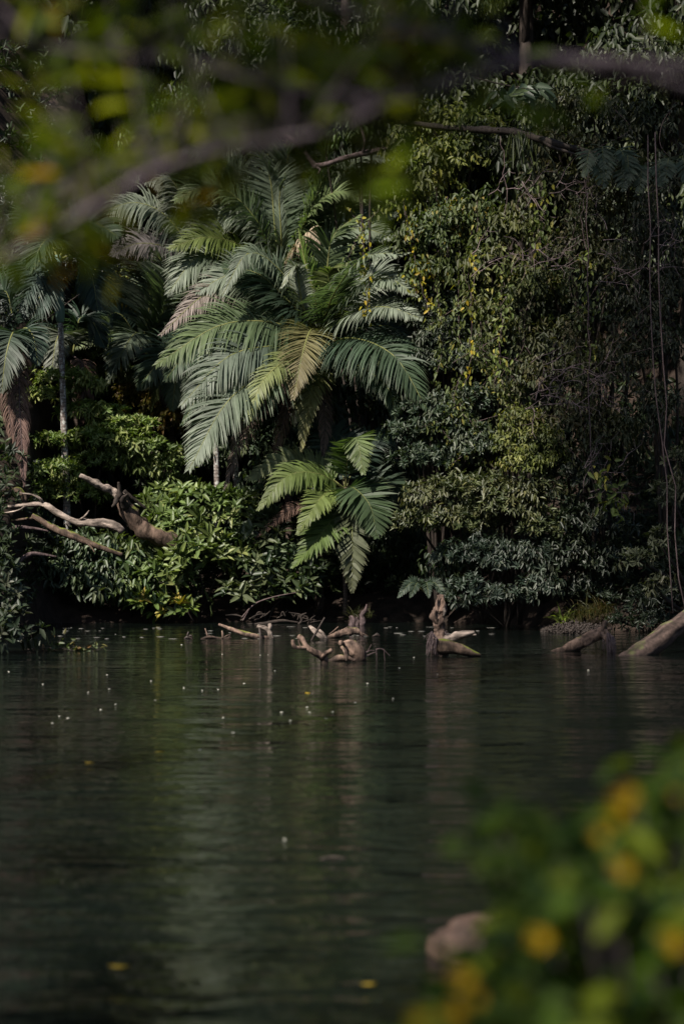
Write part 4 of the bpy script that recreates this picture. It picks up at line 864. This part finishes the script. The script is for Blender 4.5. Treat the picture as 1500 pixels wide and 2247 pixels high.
fringe('root_fringe', t, Y - .12, ((946,1384), (957,1398)), ((934,1440), (956,1442)), 55, 4, .0045)
fringe('root_fringe', t, Y - .12, ((946,1386), (950,1388)), ((928,1406), (936,1418)), 8, 5, .003)
fringe('root_fringe', t, Y - .12, ((974,1386), (976,1390)), ((988,1398), (990,1402)), 5, 6, .003)
# mossy log with hanging roots
Y = W(1428)
t = thing('driftwood', 'mossy log rising to a knobbly end with stringy roots hanging to the water', 'driftwood', at(1245, 1430, Y))
mb = MB(); wood(mb, Y, [(1208,1430,0),(1236,1427,0),(1262,1415,0),(1290,1402,0),(1318,1388,0),(1328,1384,0)], [3,9,13,15,12,6], 16, .25); link('log', mb.build('log', M_drift), t)
mb = MB(); wood(mb, Y, [(1317,1394,-.1),(1322,1378,-.15),(1328,1362,-.18)], [7,6,4], 10, .35); wood(mb, Y, [(1322,1388,-.1),(1333,1380,-.15),(1340,1380,-.2)], [6,4,3], 9, .5)
wood(mb, Y, [(1315,1392,-.2),(1328,1400,-.25),(1338,1418,-.3),(1342,1436,-.35),(1342,1462,-.4)], [7,8,7,5,4], 12, .5); wood(mb, Y, [(1324,1385,-.15),(1334,1394,-.3),(1340,1404,-.3)], [5,5,3], 9, .5); link('root', mb.build('root', M_drift), t)
fringe('root_fringe', t, Y - .3, ((1330,1388), (1344,1396)), ((1334,1450), (1352,1440)), 44, 7, .0055)
fringe('root_fringe', t, Y - .3, ((1330,1392), (1344,1400)), ((1352,1430), (1362,1438)), 5, 8, .0028)
fringe('root_fringe', t, Y - .2, ((1318,1402), (1326,1404)), ((1318,1432), (1328,1440)), 7, 9, .0028)
# leaning trunk at right
t = thing('leaning_trunk', 'smooth bare trunk slanting out of the water at the right edge', 'fallen tree', at(1385, 1440, W(1436)))
mb = MB(); Yq = W(1436); wood(mb, Yq, [(1352,1468,-.3),(1400,1437,0),(1450,1400,.3),(1500,1363,.7),(1600,1290,1.4),(1720,1190,2.4)], [22,22,22,21,19,17], 22, .16, n=60, freq=3); link('trunk', mb.build('trunk', barkmat('slimy trunk bark', (.035,.024,.02), (.095,.065,.055), 18, (1,1,1), moss=(.09,.10,.035), mossamt=.1, bump=.3)), t)
# stumps and twigs at the foot of the bank
t = thing('root_stump', 'small broken stump on the bank below the young palm', 'stump', at(776, 1372, 38.6))
mb = MB(); wood(mb, 38.6, [(771,1376),(772,1362),(768,1352)], [9,7,4], 10, .5); wood(mb, 38.6, [(782,1376),(784,1366),(782,1354)], [6,5,3], 9, .5); link('stub', mb.build('stub', M_vine), t)
t = thing('root_stump', 'crooked dark stub beside the small broken stump', 'stump', at(796, 1375, 38.4))
mb = MB(); wood(mb, 38.4, [(794,1378),(796,1362),(795,1350),(801,1340),(804,1326)], [7,6,5,4,1], 10, .5); link('stub', mb.build('stub', M_vine), t)
rg = np.random.default_rng(12)
t = thing('twig_pile', 'heap of dry twigs and roots at the water edge under the grey-green shrub', 'twigs', at(610, 1366, 39.4)); mb = MB()
for k in range(24):
    x = rg.uniform(525, 700); a = rg.uniform(-1, 1); L = rg.uniform(20, 60); yb = rg.uniform(1352, 1368)
    wood(mb, 39.3 + rg.uniform(-.2, .5), [(x, yb), (x + a * L * .5, yb - rg.uniform(2, 12)), (x + a * L, yb - rg.uniform(0, 22))], [rg.uniform(1, 2), rg.uniform(1, 2), .7], 5, .2)
wood(mb, 39.2, [(535,1372),(580,1368),(620,1362),(655,1366)], [3,4,4,2], 7, .3); wood(mb, 39.0, [(655,1370),(662,1362),(660,1352),(672,1345)], [3,3,3,1.5], 7, .3)
link('twig', mb.build('twig', M_bark), t)
t = thing('dead_branch', 'thin bare stick arching up out of the twig heap to the right', 'branch', at(560, 1345, 39.3)); mb = MB()
wood(mb, 39.2, [(530,1355),(560,1325),(600,1310),(650,1300)], [1.5,1.8,1.5,.8], 5, .1); wood(mb, 39.2, [(533,1362),(545,1340),(556,1325)], [1.4,1.2,.8], 5, .1); link('stick', mb.build('stick', M_vine), t)
# gravel spit + grass
rg = np.random.default_rng(31)
ico = [(0,0,1)] + [(math.cos(a)*.9, math.sin(a)*.9, .35) for a in np.linspace(0, 5.03, 5)] + [(math.cos(a+.63)*.9, math.sin(a+.63)*.9, -.35) for a in np.linspace(0, 5.03, 5)] + [(0,0,-1)]
icoF = [(0,1,2),(0,2,3),(0,3,4),(0,4,5),(0,5,1),(1,6,2),(2,7,3),(3,8,4),(4,9,5),(5,10,1),(2,6,7),(3,7,8),(4,8,9),(5,9,10),(1,10,6),(11,7,6),(11,8,7),(11,9,8),(11,10,9),(11,6,10)]
ico = np.array(ico); mb = MB()
for k in range(1100):
    u = rg.random(); px_ = 1186 + u * 130; hh = min(1, u * 3) * 11 + 2; yy = 1386 + u * 10
    Yq = W(yy) + rg.uniform(-.2, 1.3); p = at(px_, yy, Yq); p[2] = rg.random() ** 1.3 * hh * Yq / FPX + rg.uniform(-.02, .01) + .06 * (Yq - W(yy)) * min(1, u * 3)
    s = rg.uniform(.012, .032) * (1.6 if rg.random() < .05 else 1)
    mb.add(p + ico * s * rg.uniform(.6, 1.3, 3) , None, icoF)
structure(link('gravel', mb.build('gravel', M_peb)), 'stuff', 'dark gravel spit sticking into the water', 'gravel')
def blades(name, label, cat, X, Yq, n, Lr, cols, seed, fall=1.0, wb=.012):
    rg = np.random.default_rng(seed); V = []; F = []; T = []
    b0 = at(np.mean(X[::2]), np.mean(X[1::2]), Yq)
    t = thing(name, label, cat, b0)
    for k in range(n):
        u = rg.random(); s0 = at(X[0] * (1 - u) + X[2] * u, X[1] * (1 - u) + X[3] * u + rg.normal() * 4, Yq + rg.normal() * .15)
        d = nrm(np.array([rg.normal() * .6, -.5 + rg.normal() * .4, .9])); L = rg.uniform(*Lr); sd = nrm(np.cross(d, [0, 1, .2])) * wb * .5
        pts_ = [s0]
        for x in range(4): d = nrm(d + np.array([0, 0, -.45 * fall])); pts_.append(pts_[-1] + d * L / 4)
        q = len(V)
        for x, p_ in enumerate(pts_): wq = [1, 1, .9, .6, .1][x]; V += [p_ + sd * wq, p_ - sd * wq]
        c = palette(rg, 1, cols, (1,) * len(cols))[0]; T += [c] * 10
        for x in range(4): F.append([q + 2 * x, q + 2 * x + 1, q + 2 * x + 3, q + 2 * x + 2])
    link('blade', mesh('blade', np.array(V), [np.array(F)], M_leaf, np.array(T)), t)
blades('grass_tuft', 'drooping olive grass tuft on the bank behind the gravel spit', 'grass', (1250, 1352, 1335, 1338), 36.6, 600, (.25, .6), [(.035,.035,.010),(.05,.045,.012),(.03,.035,.010),(.06,.04,.014)], 41, 1.0, .01)
blades('reed_plant', 'small pale-green bladed plant left of the drooping grass', 'plant', (1222, 1362, 1246, 1362), 36.4, 34, (.22, .42), [(.12,.16,.03),(.16,.19,.05)], 42, .7, .035)
blades('grass_tuft', 'thin grass growing around the small broken stump', 'grass', (760, 1350, 815, 1352), 38.9, 90, (.12, .3), [(.04,.05,.015),(.06,.06,.02)], 43, .6, .008)
# ------------------------------------------------------------------ left near bush at the water
kw = dict(k=7, mat=M_gloss, trunk_r=.02, part=('foliage', 'stem'))
shrub('waterside_bush', 'dark near bush leaning over the water at the left edge', 'bush', [(0,1265,29.6,38,28),(12,1320,29.3,42,42),(40,1375,29.0,50,36),(10,1400,29,50,35),(75,1395,29,28,22)],
      L=.17, W=.07, cols=[(.016,.026,.014),(.028,.040,.022),(.05,.055,.035)], wts=(3, 3, 1), dens=18, seed=51, base=(-6.3, 29.6, -.2), **kw)
rg = np.random.default_rng(52); t = thing('waterside_sprig', 'thin leafy shoots trailing across the water right of the dark near bush', 'plant', onwater(120, 1430)); LV = Leaves(); mb = MB(); Yq = W(1428)
for k in range(9):
    x0 = 95 + k * 14 + rg.uniform(-4, 4); x1 = x0 + rg.uniform(10, 35); y1 = 1428 - rg.uniform(8, 40) * (1.2 - k / 9)
    mb.tube([at(x0, 1434, Yq), at((x0 + x1) / 2, (1430 + y1) / 2 - 4, Yq), at(x1, y1, Yq)], [.004, .003, .002], 4, n=6)
    for q in range(5):
        p_ = at(x0 + (x1 - x0) * q / 4, 1428 + (y1 - 1428) * q / 4, Yq); LV.add(p_[None], rnd_dirs(rg, 1) * [1, .6, .8] + [0, 0, .15], rnd_dirs(rg, 1) + [0, -.6, .6], .12, .05, palette(rg, 1, [(.06,.08,.03),(.10,.09,.03),(.14,.08,.03)], (3, 2, 1)))
mb.tube([at(60, 1425, Yq), at(120, 1422, Yq), at(190, 1430, Yq), at(235, 1420, Yq)], [.008, .006, .004, .002], 5, n=14)
link('stem', mb.build('stem', M_darkwood), t); link('foliage', LV.build('foliage', M_gloss), t)
# ------------------------------------------------------------------ climbers and hanging things on the right wall
def garland(label, pts, Yq, seed, cols, L=.10, W=.05, n=60, name='hanging_vine', cat='vine', r=.006, group=None, spread=.10):
    rg = np.random.default_rng(seed); P = spline([at(a, b, Yq) for a, b in pts], max(12, n // 2)); P = P + rg.normal(size=P.shape) * .025
    t = thing(name, label, cat, P[-1], group); mb = MB(); mb.tube(P, r, 5); link('stem', mb.build('stem', M_vine), t)
    if n:
        LV = Leaves(); idx = rg.integers(0, len(P), n); q = P[idx] + rg.normal(size=(n, 3)) * spread * np.array([1, .6, 1])
        LV.add(q, rg.normal(size=(n, 3)) * .5 + [0, 0, -.8], rg.normal(size=(n, 3)) * .5 + [0, -1, .3], L * rg.uniform(.7, 1.2, n), W * rg.uniform(.8, 1.2, n), palette(rg, n, cols, (3, 2, 1)))
        link('foliage', LV.build('foliage', M_leaf), t)
YL = [(.16,.17,.02),(.28,.24,.02),(.34,.24,.02)]; LG = [(.09,.12,.03),(.13,.16,.04),(.24,.22,.04)]
garland('string of bright yellow leaves hanging free in front of the dark small-leaved tree', [(1040,560),(1036,640),(1034,720),(1032,780),(1018,850)], 36.6, 61, YL, .11, .055, 48, spread=.05)
garland('yellow-leaved vine string dangling in front of the central palm fronds', [(765,455),(790,500),(800,560),(806,620),(808,700)], 38.4, 62, YL, .11, .055, 60, spread=.06)
garland('creamy green vine string climbing diagonally over the palm fronds', [(835,450),(800,500),(775,540),(760,570)], 38.6, 63, [(.20,.22,.10),(.16,.2,.07),(.28,.27,.12)], .12, .055, 40, spread=.05)
garland('yellow vine string against the bright drooping tree, right of the palms', [(885,440),(895,500),(910,580),(930,650),(940,690)], 37.6, 64, YL, .11, .06, 70, spread=.12)
garland('light green vine hanging in the gap left of the rounded mound', [(1105,560),(1100,640),(1098,740),(1090,820)], 36.3, 65, LG, .13, .055, 110, spread=.12)
garland('light green vine strand over the middle of the leafy wall', [(1185,400),(1190,480),(1180,560)], 36.2, 66, LG, .14, .06, 90, spread=.14)
garland('yellow-green vine tuft ending in long leaves above the dark gap', [(1310,1030),(1330,1060),(1345,1090),(1350,1110)], 35.4, 67, LG, .2, .075, 60, spread=.14)
garland('leafy vine with a single yellow leaf, beside the pale hanging liana', [(1285,560),(1290,660),(1292,740),(1296,800)], 35.8, 68, LG, .13, .055, 80, spread=.12)
garland('pale hanging liana in the middle of the right wall', [(1286,430),(1290,760),(1291,900),(1297,1045)], 35.5, 69, LG, n=0, r=.010, name='liana')
garland('long bare liana reaching down to the slanting trunk, left one of the pair', [(1420,300),(1430,700),(1442,900),(1458,1060),(1462,1200),(1476,1350)], 33.8, 70, LG, n=0, r=.012, name='liana')
garland('long bare liana at the right edge, right one of the pair', [(1436,290),(1448,680),(1462,860),(1452,980),(1478,1060),(1482,1200),(1505,1370)], 33.6, 71, LG, n=0, r=.013, name='liana')
garland('thin liana hanging below the bough with the strap leaves', [(1100,300),(1105,360),(1110,420),(1107,480)], 36.4, 72, LG, n=0, r=.008, name='liana')
garland('thin crooked liana hanging below the cut-leaf creeper', [(1280,370),(1282,440),(1275,500),(1290,560)], 35.9, 73, LG, n=0, r=.008, name='liana')
def deadtwigs(label, cx, cy, Yq, w_, h_, n, seed):
    rg = np.random.default_rng(seed); b0 = at(cx, cy, Yq); t = thing('dead_branch', label, 'branch', b0); mb = MB()
    for k in range(n):
        p = np.array([cx + rg.uniform(-.6, .4) * w_, cy + rg.uniform(-.5, .5) * h_]); a = rg.normal() * .35 + (0 if rg.random() < .7 else .8); pts_ = [(p[0], p[1], rg.uniform(-.2, .2))]
        for q in range(4):
            a += rg.normal() * .35; p = p + np.array([math.cos(a), -math.sin(a)]) * rg.uniform(10, 26); pts_.append((p[0], p[1], rg.uniform(-.2, .1)))
            if rg.random() < .7:
                b = a + rg.choice([-1, 1]) * rg.uniform(.5, 1.1); e = p + np.array([math.cos(b), -math.sin(b)]) * rg.uniform(10, 28)
                mb.tube([at(p[0], p[1], Yq + pts_[-1][2]), at((p[0] + e[0]) / 2, (p[1] + e[1]) / 2 + 2, Yq + pts_[-1][2] - .05), at(e[0], e[1], Yq + pts_[-1][2] - .1)], [.0055, .004, .002], 4, n=5)
        mb.tube([at(x_, y_, Yq + d_) for x_, y_, d_ in pts_], np.linspace(rg.uniform(.007, .013), .003, 5), 4, n=12)
    link('twig', mb.build('twig', M_twig), t)
deadtwigs('pale dry twigs spread over the yellowish hanging sprays', 1150, 575, 36.0, 200, 70, 16, 81)
deadtwigs('pale dry branch lying across the olive tree below the cut-leaf creeper', 1190, 415, 36.2, 240, 40, 14, 82)
deadtwigs('tangle of bare pinkish twigs right of the yellow-green mound', 1250, 850, 35.6, 190, 110, 34, 83)
deadtwigs('bare twigs hanging in the dark gap under the brownish-green tree', 1330, 1060, 35.6, 110, 70, 12, 84)
deadtwigs('dry twigs in front of the dark tree near the two long lianas', 1400, 560, 35.4, 160, 120, 16, 85)
# bough with strap leaves, creeper with cut leaves
Yq = 36.9; t = thing('dark_bough', 'thick dark bough crossing the leafy wall near the top, with strap leaves hanging', 'branch', at(900, 275, Yq)); mb = MB()
wood(mb, Yq, [(880,268,.9),(960,278,.7),(1050,285,.4),(1130,290,0),(1190,308,-.4),(1265,328,-.5),(1400,372,-.4),(1520,400,0)], [6,7,8,8,8,7,6,5], 10, .45); wood(mb, Yq, [(1180,302,-.4),(1210,322,-.5),(1260,338,-.6)], [4,4,2], 7, .2)
link('limb', mb.build('limb', M_bark), t)
rg = np.random.default_rng(90); LV = Leaves(); n_ = 46; q = np.array([at(1130 + rg.uniform(-12, 50), 290 + rg.uniform(-8, 14), Yq - .3) for _ in range(n_)])
LV.add(q, rg.normal(size=(n_, 3)) * .22 + [0, -.1, -1], rg.normal(size=(n_, 3)) * .3 + [0, -1, 0], rg.uniform(.3, .75, n_), .04, palette(rg, n_, [(.07,.09,.02),(.10,.12,.03),(.05,.06,.03)], (2, 1, 2))); link('foliage', LV.build('foliage', M_gloss), t)
t = thing('climbing_creeper', 'creeper with deeply cut grey-green leaves along the bough, upper right', 'creeper', at(1380, 370, 36.1)); mb = MB()
mb.tube([at(1280, 335, 36.2), at(1340, 350, 36.2), at(1420, 372, 36.1), at(1500, 360, 36)], .02, 6, .1, n=16); link('stem', mb.build('stem', M_bark), t)
for i, (x, y, dx, dy) in enumerate([(1300,330,-20,60),(1318,325,6,50),(1335,335,-8,62),(1350,330,30,50),(1372,335,8,62),(1395,360,-25,50),(1410,365,-8,60),(1440,360,10,60),(1470,350,-12,52),(1492,345,14,60),(1312,360,10,55),(1372,370,-6,50)]):
    frond('leaf', [at(x, y, 36.0), at(x + dx * .4, y + dy * .2 - 10, 35.7), at(x + dx, y + dy, 35.6)], t, seed=300 + i, leaf=.24, n=9, col=(.05,.07,.04), tip=(.08,.10,.065), droop=.3, w=.055, stalk=.15, vee=.1, r0=.008, fwd=.6)
t = thing('big_leaved_sprig', 'cluster of large dark paddle leaves hanging from the top right of the wall', 'foliage', at(1130, 200, 35.6)); rg = np.random.default_rng(91); LV = Leaves(); n_ = 30
q = np.array([at(1135 + rg.uniform(-55, 60), 195 + rg.uniform(-15, 20), 35.6 + rg.uniform(-.3, .3)) for _ in range(n_)])
LV.add(q, rg.normal(size=(n_, 3)) * [.7, .4, .3] + [0, -.2, -.6], rg.normal(size=(n_, 3)) * .35 + [0, -1, .5], rg.uniform(.3, .5, n_), .15, palette(rg, n_, [(.04,.06,.035),(.06,.085,.05),(.09,.12,.05)], (2, 2, 1))); link('foliage', LV.build('foliage', M_gloss), t)
mb = MB(); mb.tube([at(1040, 170, 36), at(1100, 185, 35.7), at(1190, 200, 35.5)], [.02, .014, .006], 5, n=10); link('stem', mb.build('stem', M_bark), t)
# bare grey branch above palms
Yq = 39.6; t = thing('bare_branch', 'bare grey branch with a sharp bend, hanging above the palm crowns', 'branch', at(695, 368, Yq)); mb = MB()
wood(mb, Yq, [(592,262,0),(625,294,0),(655,318,0),(677,345,0),(694,368,0)], [2.5,4,5,6,7], 9, .2); wood(mb, Yq, [(688,365,0),(712,362,0),(745,350,0),(785,340,0),(850,325,.2),(900,300,.6)], [7,6.5,6,6,6,6], 9, .2)
wood(mb, Yq, [(655,318,0),(650,305,0),(652,298,0)], [2,1.5,1], 6, .2); wood(mb, Yq, [(795,338,0),(800,315,-.1),(795,290,-.1),(790,280,-.1)], [4,3,3,3], 8, .2); wood(mb, Yq, [(692,366,0),(702,372,-.2),(697,382,-.2)], [3,2,1], 6, .2); link('limb', mb.build('limb', M_vine), t)
# shade ferns
for i, (x, y, lab) in enumerate([(930, 1300, 'dim fern in the dark hollow left of the tall root stump'), (1000, 1225, 'dim fern under the olive tier, above the tall root stump')]):
    t = thing('fern', lab, 'fern', at(x, y, 38.4))
    for k in range(9):
        a = k / 9 * 6.28 + i; frond('frond', [at(x, y, 38.4), at(x + math.cos(a) * 28, y - 22, 38.4 + .25 * math.sin(a)), at(x + math.cos(a) * 62, y + 12, 38.4 + .6 * math.sin(a))], t, seed=320 + k + i * 10, leaf=.14, n=20, col=(.03,.05,.03), tip=(.05,.07,.05), w=.03, r0=.006, droop=.3, stalk=.15)
# ------------------------------------------------------------------ things floating
rg = np.random.default_rng(95)
pet = [(332,1493),(404,1508),(444,1514),(479,1512),(240,1511),(194,1518),(254,1545),(222,1556),(131,1571),(150,1575),(116,1586),(341,1536),(490,1574),(512,1607),(439,1644),(618,1562),(674,1551),(679,1562),(637,1580),(730,1561),(715,1576),(779,1541),(806,1499),(862,1532),(536,1499),(625,1840),(399,1414),(488,1435),(571,1437),(588,1436),(603,1471),(876,1465),(908,1442),(959,1479),(1290,1470),(20,1473),(236,1480),(95,1500)]
def petal_mesh(name, r, mat, ln=1.0, up=.3):
    up *= .12; V = [(0, 0, .003 * r / .03)]; n = 9
    for k in range(n):
        a = k / n * 6.283; rr = r * (1 + .25 * math.sin(3 * a)); V.append((math.cos(a) * rr * ln, math.sin(a) * rr, r * up * (.6 + .4 * math.sin(2 * a))))
    for k in range(n): V.append((V[k + 1][0] * .9, V[k + 1][1] * .9, -.003))
    V.append((0, 0, -.006)); F = [(0, 1 + k, 1 + (k + 1) % n) for k in range(n)] + [(2 * n + 1, n + 1 + (k + 1) % n, n + 1 + k) for k in range(n)]
    Q = [(1 + k, n + 1 + k, n + 1 + (k + 1) % n, 1 + (k + 1) % n) for k in range(n)]
    return mesh(name, np.array(V), [np.array(F), np.array(Q)], mat, np.ones((2 * n + 2, 3)) * (.42, .30, .03))
pm = petal_mesh('floating_petal', .013, M_petal, up=.12)
pet = sorted(pet)
for i, (x, y) in enumerate(pet):
    o = bpy.data.objects.new('floating_petal', pm); C.objects.link(o); o.location = onwater(x, y) + [0, 0, .0015]; s = rg.uniform(.7, 1.25); o.scale = (s, s, s); o.rotation_euler = (0, 0, rg.uniform(0, 6))
    tag(o, 'tiny white petal on the %s water, %s from the left' % ('far' if y < 1500 else 'middle' if y < 1700 else 'near', ordinal(i)), 'petal', 'white petals scattered on the water')
for x, y, s, lab in [(352,1649,.034,'yellow leaf floating on the left half of the pool'), (196,1672,.04,'dull yellow leaf floating farthest to the left'), (675,1519,.03,'small yellow leaf floating behind the white petals'), (811,2155,.028,'bright yellow leaf floating close by, at the bottom of the photo'), (262,2117,.04,'brownish yellow leaf floating near the bottom left')]:
    o = link('floating_leaf', petal_mesh('floating_leaf', s * .6, M_yellow, 1.9, .25)); o.location = onwater(x, y) + [0, 0, .0015]; o.rotation_euler = (0, 0, rg.uniform(-.5, .5)); tag(o, lab, 'leaf')
t = thing('floating_twig', 'short pale twig floating in the middle of the near water', 'twig', onwater(730, 1883)); mb = MB(); p_ = onwater(730, 1883); mb.tube([p_ - [.07, 0, 0], p_ + [0, .01, .01], p_ + [.07, 0, .004]], [.006, .007, .005], 6, .3, 20, n=10); link('stick', mb.build('stick', M_driftpale), t)
mb = MB()
for k in range(70):
    x = rg.uniform(60, 1100); y = rg.uniform(1374, 1402) if k < 85 else rg.uniform(1402, 1440); p = onwater(x, y); s = rg.uniform(.006, .013); n_ = 6
    mb.add(p + ico * [s * rg.uniform(3, 12), s, .003], None, icoF)
structure(link('foam', mb.build('foam', flatmat('foam', (.2, .19, .17)))), 'stuff', 'thin foam streaks along the far side of the pool', 'foam')
# ------------------------------------------------------------------ near rock
t = thing('boulder', 'rounded pinkish rock in the near water at the lower right', 'rock', onwater(1068, 2100))
import bmesh
bm = bmesh.new(); bmesh.ops.create_icosphere(bm, subdivisions=5, radius=1)
for v in bm.verts:
    f = 1 + .18 * mnoise.noise(v.co * 1.1) + .08 * mnoise.noise(v.co * 2.6) + .07 * mnoise.noise(v.co * 5) + .04 * mnoise.noise(v.co * 12); v.co = v.co * f; v.co.x *= .245; v.co.y *= .20; v.co.z *= .175
me = bpy.data.meshes.new('stone'); bm.to_mesh(me); bm.free(); me.materials.append(M_rock)
for f in me.polygons: f.use_smooth = True
o = bpy.data.objects.new('stone', me); C.objects.link(o); o.parent = t; o.location = (0, .05, -.005)
o = link('fallen_leaf', petal_mesh('fallen_leaf', .022, M_yellow, 1.2, .3)); p_ = at(1126, 1996, 7.7); o.location = p_; tag(o, 'yellow leaf lying on top of the pinkish rock', 'leaf')
# ------------------------------------------------------------------ near bough across the top
rg = np.random.default_rng(400)
t = thing('overhanging_bough', 'blurred near bough crossing the top of the photo with yellow-green leaves', 'branch', at(1540, 140, 3.6))
boughs = [([(1560,150,.1),(1400,142,0),(1190,128,0),(1010,172,0),(850,222,0),(700,235,.1),(560,255,.1),(450,300,.1),(250,365,.1),(110,430,.1),(0,520,.1),(-60,560,.1)], .010, .009),
          ([(1560,215,.2),(1450,180,.1),(1330,150,0),(1190,128,0)], .011, .012), ([(860,225,0),(700,290,-.1),(480,330,-.1),(330,380,-.1),(180,470,-.1),(0,570,-.1)], .007, .006),
          ([(1100,150,0),(1000,85,.1),(880,55,.1),(760,20,.2),(600,-30,.2)], .007, .005), ([(1150,130,0),(1080,100,0),(960,80,0),(850,70,-.1)], .007, .005), ([(860,220,0),(620,190,0),(380,130,.1),(150,110,.1),(-40,60,.1)], .006, .003)]
mb = MB(); LV = Leaves(); PP = []
for pts_, r0, r1 in boughs:
    P = spline([at(a, b, 3.4 + c * 1.2) for a, b, c in pts_], 60); mb.tube(P, np.linspace(r0, r1, 60), 8, .12, 20); PP.append(P)
link('limb', mb.build('limb', M_nearbark), t)
mb = MB()
for k in range(300):
    bi = rg.choice(len(PP), p=[.34, .03, .22, .14, .07, .20]); P = PP[bi]; p0 = P[rg.integers(2, 58)]
    pxx = p0[0] / p0[1] * FPX + 750
    if pxx > 980 and rg.random() < .93: continue
    up = 1 if rg.random() < .82 else -1
    e = p0 + np.array([rg.normal() * .05, rg.uniform(-.05, .75), up * rg.uniform(.03, .26 if up > 0 else .05)])
    mb.tube([p0, (p0 + e) / 2 + [0, 0, .01], e], [.003, .002, .0012], 5, n=5)
    m_ = rg.integers(3, 8)
    q = p0 + (e - p0) * rg.uniform(.3, 1.05, (m_, 1)) + rg.normal(size=(m_, 3)) * .015
    LV.add(q, rg.normal(size=(m_, 3)) * [1, .6, .5] + [0, 0, -.25], rg.normal(size=(m_, 3)) * .4 + [0, -.35, 1], rg.uniform(.055, .09, m_), rg.uniform(.020, .034, m_),
           palette(rg, m_, [(.038,.058,.007),(.065,.085,.009),(.14,.15,.013),(.20,.12,.01)], (4, 4, 2, .35)))
for cx, cy, n_ in [(835,390,8),(860,340,7),(800,420,6),(900,310,5),(1105,240,4),(1180,215,3),(1300,170,2),(870,100,5),(1420,60,2),(1110,20,3)]:
    q = np.array([at(cx + rg.normal() * 22, cy + rg.normal() * 22, 3.6 + rg.normal() * .2) for _ in range(n_)]); LV.add(q, rg.normal(size=(n_, 3)) * [1, .5, .8] + [0, 0, -.4], rg.normal(size=(n_, 3)) * .5 + [0, -.6, .8], .075, .028, palette(rg, n_, [(.11,.16,.015),(.16,.20,.02)], (1, 1)))
    b_ = PP[0][np.argmin(np.linalg.norm(PP[0] - q.mean(0), axis=1))]; mb.tube([b_, (b_ + q.mean(0)) / 2 + [.01, 0, 0], q.mean(0)], [.002, .0015, .001], 4, n=5)
link('twig', mb.build('twig', M_nearbark), t); link('foliage', LV.build('foliage', M_near), t)
# ------------------------------------------------------------------ near bush lower right
rg = np.random.default_rng(410); t = thing('flowering_bush', 'blurred near bush with yellow blooms in the lower right corner', 'bush', (.8, 3.1, .3)); mb = MB(); LV = Leaves()
line = [(1460,1640),(1390,1690),(1330,1790),(1200,1850),(1120,1880),(1150,1990),(1010,2090),(930,2190),(890,2260)]
tips = []
for k in range(400):
    for _ in range(60):
        x = rg.uniform(880, 1640); y = rg.uniform(1640, 2500)
        f = (x - 880) / 600.; yl = np.interp(x, [870, 930, 1010, 1110, 1200, 1330, 1400, 1500, 1700], [2290, 2190, 2090, 1990, 1890, 1790, 1700, 1650, 1600])
        if y > yl + 10 and not (x < 1075 and y < 2125): break
    Yq = 3.0 + rg.uniform(-.3, .6) + max(0, (y - 1700)) * -.0003; tips.append(at(x, y, Yq))
for x, y in [(1070,1850),(1100,1830),(1120,1795),(1085,1870),(1150,1860),(1140,1890),(1110,1850),(1180,1850),(1200,1890),(1230,1860),(1130,1815),(1170,1900),(1260,1840)]: tips.append(at(x, y, 3.0))
tips = np.array(tips); roots = np.array([(.7, 3.1, .3), (.9, 3.2, .3), (1.1, 3.3, .3), (.55, 2.9, .3)])
for i_, p_ in enumerate(tips):
    r_ = roots[i_ % 4]; mb.tube([r_, r_ * .45 + p_ * .55 + [rg.normal() * .03, rg.normal() * .03, -.02], p_], [.004, .003, .0012], 4, n=7)
    m_ = rg.integers(4, 8); q = p_ + rg.normal(size=(m_, 3)) * [.03, .03, .025]
    LV.add(q, rg.normal(size=(m_, 3)) * [1, .7, .5], rg.normal(size=(m_, 3)) * .45 + [0, -.4, 1], rg.uniform(.045, .075, m_), rg.uniform(.026, .04, m_), palette(rg, m_, [(.018,.040,.009),(.044,.075,.012),(.11,.14,.012)], (3, 4, 2)))
link('stem', mb.build('stem', M_nearbark), t); link('foliage', LV.build('foliage', M_near), t)
for x, y, s in [(1375,1745,1.0),(1362,1765,1.2),(1345,1800,.7),(1312,1835,.8),(1360,1908,1.2),(1180,2062,1.2),(1470,2070,1.3),(1012,2150,1.2),(992,2225,1.1),(915,2238,1.0),(1480,1745,.5),(1045,2195,.7)]:
    bmv = []; c0 = at(x, y, 2.45); V = [c0]; F = []
    ax = nrm(np.array([.6, -.5, .55])); 
    mbf = Leaves(); n_ = 7; a = np.arange(n_) / n_ * 6.283; u = nrm(np.cross(ax, [0, 0, 1.])); v = np.cross(u, ax)
    D = u * np.cos(a)[:, None] * 1.15 + v * np.sin(a)[:, None] * .8 + ax * .25; mbf.add(np.repeat(c0[None], n_, 0), D, np.repeat(ax[None], n_, 0) , .021 * s * (.55 + .6 * np.abs(np.cos(a))), .014 * s, (.40, .26, .01))
    link('flower', mbf.build('flower', M_yellow), t)
strip_base()
